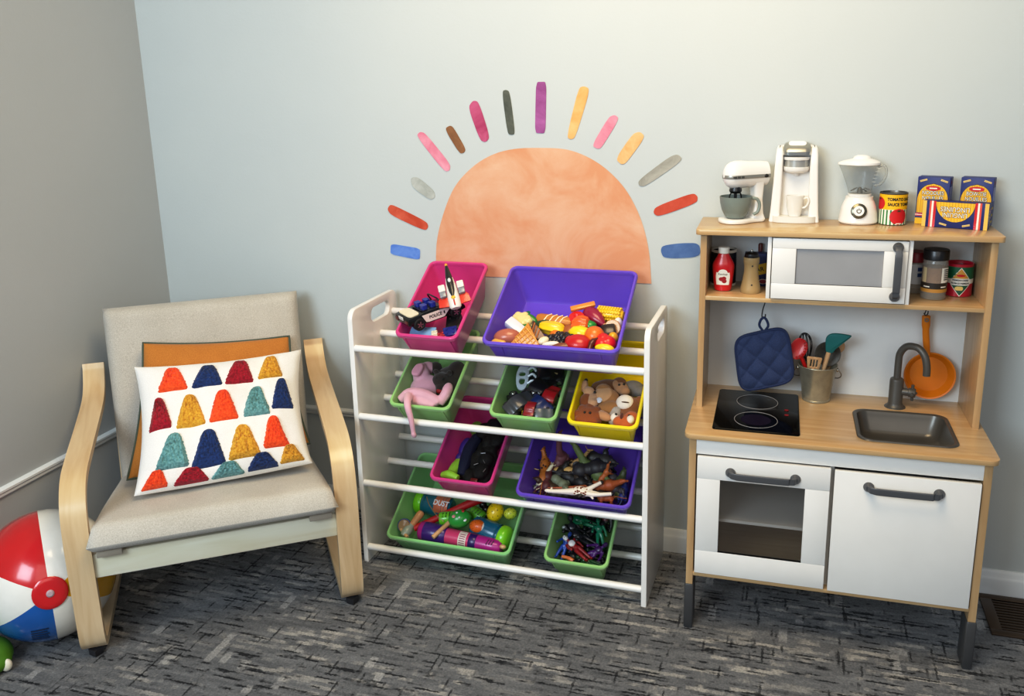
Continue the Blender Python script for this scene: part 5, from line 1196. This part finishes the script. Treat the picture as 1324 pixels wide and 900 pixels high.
text('16', .022, mat('#c9c9cc', .5), [o for o in S.objects if o.name.startswith('black_costume')][0], T(.112, .214, -.0335) @ RZ(6) @ RX(14), name='number_print', ext=.0015)
for u_, v_, a in ((.118, .088, 30), (.140, .10, -50), (.150, .07, 70), (.128, .13, 10)):
    t = thing('silver_clip', 'short silver clip glinting on the black costume', 'costume', at('pink3', u_, v_, -.028, a), 'silver clips in the pink third-tier bin'); G().tube([(-.007, 0, 0), (.007, 0, 0)], .0014, 6).obj('clip', mat('#77777a', .35, .7), t)

# ------------------------------------------------------------------ purple third-tier bin: animals
P3 = 'purple3'; AG = 'plastic animals in the purple bin'
t = thing('toy_giraffe', 'white toy giraffe with brown patches lying along the front of the purple bin', 'toy animal', BM[P3], AG)
gw = PL('#e6dccf', rough=.5, coat=0)
g = G(); g.ell((.182, .048, -.020), (.026, .017, .014)); ntube(g, [(.168, .046, -.020), (.135, .040, -.018), (.100, .036, -.018)], [.012, .008, .006]); g.ell((.092, .036, -.018), (.014, .006, .006)); g.ell((.098, .044, -.017), (.003, .006, .003))
ntube(g, [(.196, .052, -.018), (.215, .066, -.014), (.236, .084, -.014)], [.009, .0062, .0055]); ntube(g, [(.198, .044, -.020), (.228, .042, -.016), (.272, .054, -.020)], [.009, .0065, .0055]); ntube(g, [(.194, .050, -.024), (.222, .052, -.024), (.250, .050, -.028)], [.008, .006, .005]); ntube(g, [(.200, .046, -.022), (.214, .036, -.020), (.222, .030, -.022)], [.004, .003, .003])
organic('body', gw, g, t, vox=.0014, sm=2)
g = G(); rnd = random.Random(5)
for i_ in range(26): x = rnd.uniform(.162, .202); y = .048 + rnd.uniform(-.014, .014); g.ell((x, y, -.0205 + .0138 * sqrt(max(0, 1 - ((x - .182) / .0265) ** 2 - ((y - .048) / .0175) ** 2))), (.0032, .0026, .0016), u=8, v=6)
g.obj('spots', PL('#7a3b20', rough=.5, coat=0), t)
for p_ in ((.236, .084, -.014), (.272, .054, -.020)): G().ell(p_, (.006, .0062, .0062), u=10, v=8).obj('hoof', PL('#1d1714'), t)
beast('toy_tiger', 'orange brown toy tiger standing on end at the left of the purple bin', P3, .055, .088, -.040, 98, -14, 0, .075, '#a86020', neck=.12, leg=.38, tail=.5, group=AG, fat=.17, spots='#2e170b')
beast('orange_dinosaur', 'orange brown toy dinosaur with curled long tail at the right front', P3, .236, .090, -.040, 14, 24, 0, .066, '#a8552c', neck=.35, leg=.42, tail=1.5, fat=.22, long_tail=True, group=AG, ears=False)
beast('toy_lizard', 'orange toy lizard raised over the green dinosaur', P3, .236, .120, -.030, 50, 0, -30, .040, '#b5622f', neck=.3, leg=.4, tail=.9, fat=.2, long_tail=True, group=AG, ears=False)
beast('green_dinosaur', 'olive green toy dinosaur at the right back of the purple bin', P3, .272, .140, -.052, 150, 10, 0, .072, '#5f7040', neck=.45, leg=.42, tail=1.0, fat=.24, long_tail=True, group=AG, ears=False)
beast('black_bull', 'black toy bull lying in the middle of the purple bin', P3, .184, .140, -.052, 20, 40, 0, .082, '#26242a', neck=.15, leg=.4, tail=.5, fat=.27, group=AG, horns=True)
beast('grey_rhino', 'dark grey toy rhino at the back of the purple bin', P3, .205, .185, -.060, -12, 20, 0, .070, '#3a3838', neck=.1, leg=.35, tail=.4, fat=.27, group=AG)
beast('tan_lion', 'tan toy lioness left of the middle in the purple bin', P3, .085, .128, -.046, 8, 20, 0, .056, '#bf9b5c', neck=.18, leg=.45, tail=.7, fat=.2, group=AG)
beast('yellow_antelope', 'pale brown toy antelope with horns at the back middle', P3, .142, .164, -.044, 24, 8, -12, .052, '#a98655', neck=.45, leg=.55, tail=.2, fat=.18, group=AG, horns=True, spots='#4c3020')
beast('white_goat', 'white toy goat with raised horns at the left wall of the purple bin', P3, .030, .090, -.044, 80, 30, 0, .046, '#c9c1a6', neck=.3, leg=.5, tail=.2, fat=.22, group=AG, horns=True)
beast('mauve_dinosaur', 'dusky mauve long-necked toy dinosaur at the back left', P3, .036, .155, -.052, 62, 0, -30, .060, '#6b4148', neck=.9, leg=.35, tail=1.0, fat=.24, long_tail=True, group=AG, ears=False)
beast('grey_green_ram', 'grey green toy ram beside the orange tiger', P3, .108, .088, -.046, -30, 30, 0, .052, '#78806a', neck=.2, leg=.4, tail=.2, fat=.26, group=AG, horns=True)
beast('maroon_ox', 'maroon toy ox at the front left of the purple bin', P3, .050, .052, -.044, 100, 50, 0, .054, '#54232a', neck=.15, leg=.4, tail=.4, fat=.25, group=AG)
beast('toy_horse', 'dark brown toy horse beneath the giraffe', P3, .120, .050, -.050, 10, 40, 0, .064, '#2a2019', neck=.4, leg=.5, tail=.5, fat=.2, group=AG)
beast('rust_fox', 'small rust orange toy fox in the front right corner', P3, .280, .036, -.036, 190, 30, 0, .038, '#9d4a1d', neck=.15, leg=.4, tail=.7, fat=.22, group=AG)
beast('blue_toy_animal', 'dark blue toy animal at the right wall of the purple bin', P3, .296, .078, -.046, 90, 10, 0, .040, '#1e2a6e', neck=.2, leg=.3, tail=.4, fat=.26, group=AG)
beast('black_panther', 'black toy panther deep between the ram and the bull', P3, .142, .104, -.060, -20, 10, 0, .080, '#17161a', neck=.12, leg=.35, tail=.8, fat=.2, group=AG)
t = thing('grey_rock', 'square grey toy rock at the back of the purple bin', 'toy piece', at(P3, .094, .176, -.062, 8, 10), AG); g = G(); g.box((0, 0, 0), (.040, .034, .034), bev=.006); g.obj('rock', PL('#8d8b90', rough=.7, bump=.3, bscale=80), t)

# ------------------------------------------------------------------ wide green bin: musical toys
M4 = 'green4l'
def tool(name, lab, u, v, w, rz=0, rx=0, ry=0, cat='toy instrument'): return thing(name, lab, cat, at(M4, u, v, w + .004, rz, rx, ry) @ SC(1.17, 1.17, 1.17), 'musical toys in the green bin')
def bubble(lab, u, v, w, rz, bodyc, capc, ry=0, label_=None):
    t = tool('bubble_bottle', lab, u, v, w, rz, 0, ry, 'toy bottle')
    G().lathe([(.001, -.050), (.022, -.050), (.028, -.044), (.0295, -.03), (.0295, .022), (.027, .028), (.0275, .034), (.001, .034)], RY(90), 28).obj('bottle', PL(bodyc, rough=.25), t)
    for x in (-.038, -.030, .024): G().lathe([(.0290, x), (.0305, x + .002), (.0290, x + .004)], RY(90), 28, cap0=False, cap1=False).obj('ridge', PL(bodyc, rough=.25), t)
    G().lathe([(.030, .034), (.0315, .036), (.0315, .050), (.028, .056), (.018, .060), (.001, .061)], RY(90), 28, cap1=False).obj('cap', PL(capc, rough=.25), t)
    return t
b_ = bubble('teal toy bottle with printed label and lime cap at the back left', .094, .166, -.060, 176, '#12687f', '#76d61e')
G().patch(lambda z: .40, lambda z: 2.5, -.046, -.006, 1, 30, lambda x, z: Vector((z, .0300 * cos(x), .0300 * sin(x)))).obj('label', PL('#c9714a'), b_)
text('DUST', .020, PL('#e9edf0'), b_, I4, fn=lambda v: Vector((-.026 - v.x * .9, .0308 * cos(1.3 + v.y / .03), .0308 * sin(1.3 + v.y / .03))), ext=0, off=.0006)
bubble('teal toy bottle with lime cap at the right of the wide green bin', .320, .094, -.050, -14, '#125f7e', '#86cf27')
t = tool('purple_bottle', 'dark purple and magenta toy tube lying along the front of the wide green bin', .222, .048, -.042, -4, cat='toy bottle')
G().lathe([(.001, -.118), (.018, -.117), (.024, -.112), (.0255, -.100)], RY(90), 26, cap1=False).obj('end_cap', PL('#a3197b'), t)
G().lathe([(.0255, -.100), (.026, -.096), (.026, -.042), (.022, -.036)], RY(90), 26, cap0=False, cap1=False).obj('purple_section', PL('#3a1272'), t)
G().lathe([(.022, -.038), (.0215, .030)], RY(90), 26, cap0=False, cap1=False).obj('pink_label', PL('#c43a70'), t)
G().patch(lambda z: .2, lambda z: 2.2, .002, .024, 1, 20, lambda x, z: Vector((z, -.0220 * cos(x), .0220 * sin(x)))).obj('white_label', PL('#d9cdc8'), t)
g = G()
for k in range(6): g.patch(lambda z: .35 + k * .25, lambda z: .45 + k * .25, .005, .021, 1, 3, lambda x, z: Vector((z, -.0223 * cos(x), .0223 * sin(x))))
g.obj('small_print', PL('#8f5a64'), t)
G().lathe([(.0215, .030), (.0225, .034), (.0225, .048), (.021, .050)], RY(90), 26, cap0=False, cap1=False).obj('purple_ring', PL('#2c1160'), t)
G().lathe([(.021, .050), (.0205, .085), (.019, .108), (.013, .116), (.001, .118)], RY(90), 26, cap0=False, cap1=False).obj('magenta_cap', PL('#a81c84'), t)
for k in range(3): G().tube([(.080 + k * .007, -.010 + .001 * k, .0185), (.084 + k * .007, .004, .0205)], .0016, 6).obj('grip_line', PL('#4d0f45'), t)
def egg(lab, u, v, w, c, dots, r=(.021, .016, .016), rz=0, ry=0):
    t = tool('egg_shaker', lab, u, v, w, rz, 0, ry); G().ell((0, 0, 0), r, u=28, v=18).obj('egg', PL(c), t)
    g = G()
    for i in range(34):
        zz = 1 - 2 * (i + .5) / 34; a = i * 2.4; q_ = sqrt(1 - zz * zz); g.ell((r[0] * zz, r[1] * q_ * cos(a), r[2] * q_ * sin(a)), .0014, u=6, v=5)
    g.obj('speckles', PL(dots), t)
    return t
e1 = egg('orange speckled egg shaker with white end next to the teal bottle', .270, .094, -.028, '#df6a1e', '#a9460f', (.0235, .0175, .0175), -4)
G().lathe([(.001, .0238), (.008, .0224), (.0135, .0156)], RY(90) , 20, cap0=False, cap1=False).obj('white_end', PL('#e6e0d6'), e1)
egg('large yellow egg shaker with black specks at the back right', .306, .156, -.034, '#e3c612', '#26220f', (.027, .0215, .0215), 76, -20)
egg('smaller lime yellow egg shaker with green specks at the right wall', .350, .165, -.046, '#c3cc40', '#5b7a1a', (.018, .015, .015), 20)
t = tool('maraca', 'green toy maraca with red and white dots and wooden handle', .200, .098, -.014, 26)
gm = PL('#2c9f3b'); G().ell((.010, 0, 0), (.031, .0235, .0235), u=28, v=18).obj('head', gm, t)
G().tube([(-.016, -.001, 0), (-.066, -.036, .002)], .0060, 12).obj('handle', beech, t)
for x, y, z, c, r_ in ((.024, .006, .0205, '#b51a1a', .0045), (-.002, -.004, .0222, '#e6a29c', .005), (.008, .004, .0232, '#eceae4', .003), (.012, -.010, .0205, '#eceae4', .003), (.024, -.016, .012, '#eceae4', .005)): G().ell((x, y, z), (r_, r_, .002), u=12, v=8).obj('dot', PL(c), t)
def grip(u, v, w, rz, c, lab):
    t = tool('grip_shaker', lab, u, v, w, rz, cat='toy piece'); G().lathe([(.001, -.020), (.017, -.020), (.0185, -.016), (.0175, .016), (.015, .020), (.001, .020)], RY(90), 24).obj('cap', PL(c), t)
    for k in range(3): G().tube([(-.010 + k * .009, -.007, .0165), (-.008 + k * .009, .006, .0172)], .0015, 6).obj('grip_line', PL('#143d0c'), t)
grip(.165, .108, -.030, 16, '#6cc21f', 'lime green grooved toy shaker left of the maraca')
grip(.252, .142, -.044, -24, '#4f9a22', 'darker green grooved toy shaker right of the maraca')
t = tool('red_stick', 'long red toy stick lying diagonally behind the maraca', .160, .128, -.034, 35.5, 0, -2); G().tube([(-.098, 0, 0), (-.03, 0, .001), (.03, 0, .002), (.106, 0, .003)], [.0085, .009, .010, .0125], 16).obj('stick', mat('#b81418', .5, bump=.1), t)
t = tool('wire_loop', 'thin brass wire loop beside the teal bottle', .120, .120, -.014, -42, cat='toy piece'); G().tube(smooth_path([(-.050, .004, .002), (-.02, -.003, .006), (.02, -.003, .004), (.046, .004, -.002)], 5), .0014, 6).obj('wire', mat('#a98a5e', .35, .5), t)
t = tool('wooden_clapper', 'wooden toy handle with grey tip at the left of the wide green bin', .060, .066, -.028, 68, 0, -6, 'toy instrument')
G().lathe([(.001, -.036), (.009, -.036), (.0125, -.028), (.013, -.014), (.0095, -.006), (.0085, .0)], RY(90), 18, cap1=False).obj('grey_tip', PL('#98a596'), t)
G().lathe([(.0085, 0), (.0095, .020), (.0105, .034), (.009, .042), (.004, .045), (.001, .0455)], RY(90), 18, cap0=False).obj('handle', PL('#c48f5c', rough=.5), t)
t = tool('blue_castanet', 'small blue and wood toy castanet at the front left corner', .020, .060, -.026, 20, 40)
G().lathe([(.001, -.008), (.015, -.008), (.0185, -.002), (.018, .004), (.001, .004)], I4, 24).obj('shell', PL('#173f9c'), t); G().lathe([(.001, .004), (.0165, .004), (.015, .010), (.001, .011)], I4, 24).obj('wood_face', PL('#9c7f58', rough=.6), t)
t = tool('drum_stick', 'short wooden drum stick at the front left of the wide green bin', .046, .034, -.026, -38); G().tube([(-.018, 0, 0), (.018, 0, 0)], .0048, 10).obj('stick', beech, t)
t = tool('wood_block', 'small tan wooden block in the wide green bin near the red stick', .098, .068, -.046, 30); G().box((0, 0, 0), (.040, .026, .018), bev=.004).obj('block', PL('#b5885c', rough=.6), t)
t = tool('jingle_bell', 'dark metal jingle bell cluster left of the yellow egg', .270, .168, -.046); g = G()
for x, y, z in ((0, 0, 0), (.016, .008, .003), (-.012, .012, .002), (.006, -.014, -.002)): g.ell((x, y, z), .011, u=14, v=10)
g.obj('bells', mat('#3c3b39', .22, .9), t)
t = tool('tan_bead', 'small tan bead in the front right corner of the wide green bin', .366, .038, -.026); G().ell((0, 0, 0), (.009, .006, .006)).obj('bead', PL('#c9a377'), t)

# ------------------------------------------------------------------ small green bottom bin: action figures
F4 = 'green4s'; FG = 'action figures in the bottom green bin'
figure('red_white_figure', 'red action figure with white chest and head in the bottom green bin', F4, .084, .066, -.026, 58, 80, 0, .080, '#8f141a', '#d9d7d6', FG)
figure('blue_figure', 'bright blue action figure at the left of the bottom green bin', F4, .042, .076, -.040, -16, 74, 0, .066, '#1c49a8', '#1a3f94', FG)
figure('purple_figure', 'dark purple action figure at the right of the bottom green bin', F4, .144, .066, -.040, -30, 70, 20, .074, '#4a126a', '#3a0f55', FG)
figure('green_figure', 'dark green action figure lying at the back of the bottom green bin', F4, .066, .180, -.062, 80, 80, 0, .080, '#0f6a44', '#0d5a3a', FG)
figure('teal_figure', 'teal green action figure stretched along the right side of the bottom green bin', F4, .134, .140, -.052, 16, 78, 0, .070, '#157a58', '#126a4d', FG)
figure('black_figure', 'black action figure across the middle of the bottom green bin', F4, .086, .118, -.054, 70, 84, 0, .100, '#141418', '#1b1b20', FG)
figure('charcoal_figure', 'charcoal action figure at the left wall of the bottom green bin', F4, .040, .130, -.060, 20, 80, 0, .095, '#19191e', '#232329', FG)
figure('black_red_figure', 'black action figure with dark red chest at the right back', F4, .150, .180, -.066, -20, 80, 0, .090, '#131316', '#5b1318', FG)
figure('forest_figure', 'deep green action figure at the front right corner', F4, .142, .034, -.040, 80, 80, 0, .062, '#124a22', '#0f3c1c', FG)
figure('dark_base_figure', 'near-black action figure under the red and white one', F4, .090, .062, -.066, 90, 86, 0, .105, '#101014', '#151519', FG)
t = thing('orange_piece', 'small orange toy arm at the front of the bottom green bin', 'toy piece', at(F4, .066, .026, -.026, -8)); G().tube(smooth_path([(-.018, .002, 0), (0, .002, .002), (.018, -.002, 0)], 4), [.005] * 5 + [.0065] * 4, 12).obj('arm', PL('#c2703a'), t)
t = thing('white_bead', 'small pale grey bead at the left wall of the bottom green bin', 'toy piece', at(F4, .022, .138, -.042)); G().ell((0, 0, 0), (.007, .006, .005)).obj('bead', PL('#9fa6a6'), t)

for i_, (nm_, c_, u_, v_, rz_, lab_) in enumerate((  # dark animals added as filler to darken the gaps over the tub floor
    ('filler_gorilla', '#1a1716', .070, .110, 40, 'black filler toy gorilla behind the orange tiger'), ('filler_boar', '#33261c', .120, .130, -20, 'dark brown filler toy boar between the tan lioness and the black bull'),
    ('filler_wolf', '#2c2c2e', .215, .160, 70, 'dark grey filler toy wolf behind the green dinosaur tail'), ('filler_buffalo', '#241b16', .215, .060, 150, 'blackish brown filler toy buffalo under the orange dinosaur'),
    ('filler_hippo', '#3d3a40', .265, .110, -60, 'slate filler toy hippo beside the green dinosaur'), ('filler_crocodile', '#46502f', .285, .060, 100, 'dark olive filler toy crocodile by the right wall of the purple bin'),
    ('filler_bear', '#3b2618', .090, .070, 160, 'dark brown filler toy bear in front of the grey green ram'), ('filler_moose', '#4a3524', .160, .070, 10, 'brown filler toy moose behind the giraffe'))):
    beast(nm_, lab_, P3, u_, v_, -.068 - .05 * (v_ - .08), rz_, 30 if i_ % 2 else -20, 0, .062, c_, neck=.15, leg=.38, tail=.4, fat=.26, group=AG)
for i_, (c_, c2_, u_, v_, rz_, lab_) in enumerate((
    ('#101013', '#1d1d22', .060, .050, 60, 'black action figure along the front wall under the orange arm'), ('#14301f', '#0f2417', .120, .100, 100, 'dark bottle green action figure in the middle'),
    ('#121217', '#2b1014', .104, .165, 30, 'black action figure with maroon head near the back'), ('#15151c', '#15151c', .160, .100, 10, 'black action figure along the right wall'),
    ('#101014', '#1b1b3a', .060, .150, 130, 'black action figure with navy head at the left back'), ('#111115', '#232327', .130, .200, 75, 'black action figure lying across the far back'),
    ('#17171b', '#111114', .090, .090, 150, 'charcoal black action figure under the blue one'))):
    figure('dark_action_figure', lab_, F4, u_, v_, -.066 - .1 * v_, rz_, 82, 0, .085, c_, c2_, FG)
# settle every toy inside its bin: nothing may pass through the tub walls or floor
bpy.context.view_layer.update()
for key, (bx_, W, bz) in BINS.items():
    inv = BM[key].inverted()
    dep = .1252 - (.055 - (bz - min((.688, .477, .262, .0485), key=lambda q: abs(bz - .05 - q)))) * .872
    for t in [o for o in S.objects if not o.parent and o.get('category') and o['category'] not in ('storage bin', 'toy organizer', 'wall sticker', 'toy kitchen', 'armchair', 'plush toy') and not o.name.startswith('police')]:
        P = []
        for c in t.children_recursive: 
            if c.type == 'MESH': P += [inv @ (c.matrix_world @ v.co) for v in c.data.vertices]
        if not P: continue
        n_ = len(P); cu, cv_, cw_ = (sum(p[i] for p in P) / n_ for i in range(3))
        if not (-.02 < cu < W + .02 and -.03 < cv_ < .33 and -.13 < cw_ < .04): continue
        def need():
            lo = [0, 0, 0]; hi = [0, 0]
            for p in P:
                if p.z > .002: continue
                ins = .013 + .021 * min(1, -p.z / .11)
                lo[0] = max(lo[0], ins - p.x); hi[0] = max(hi[0], p.x - (W - ins)); lo[1] = max(lo[1], ins - p.y); hi[1] = max(hi[1], p.y - (.325 - ins)); lo[2] = max(lo[2], -dep + .005 - p.z)
            return lo, hi
        lo, hi = need(); d_ = Vector(((lo[0] - hi[0]) / (1 if min(lo[0], hi[0]) < 1e-6 else 2), (lo[1] - hi[1]) / (1 if min(lo[1], hi[1]) < 1e-6 else 2), lo[2]))
        if d_.length > 1e-5: t.matrix_basis = BM[key] @ T(*d_) @ inv @ t.matrix_basis
S.view_settings.use_curve_mapping = True
cm = S.view_settings.curve_mapping; cv = cm.curves[3]
cv.points.new(.22, .185); cv.points.new(.72, .765); cm.update()
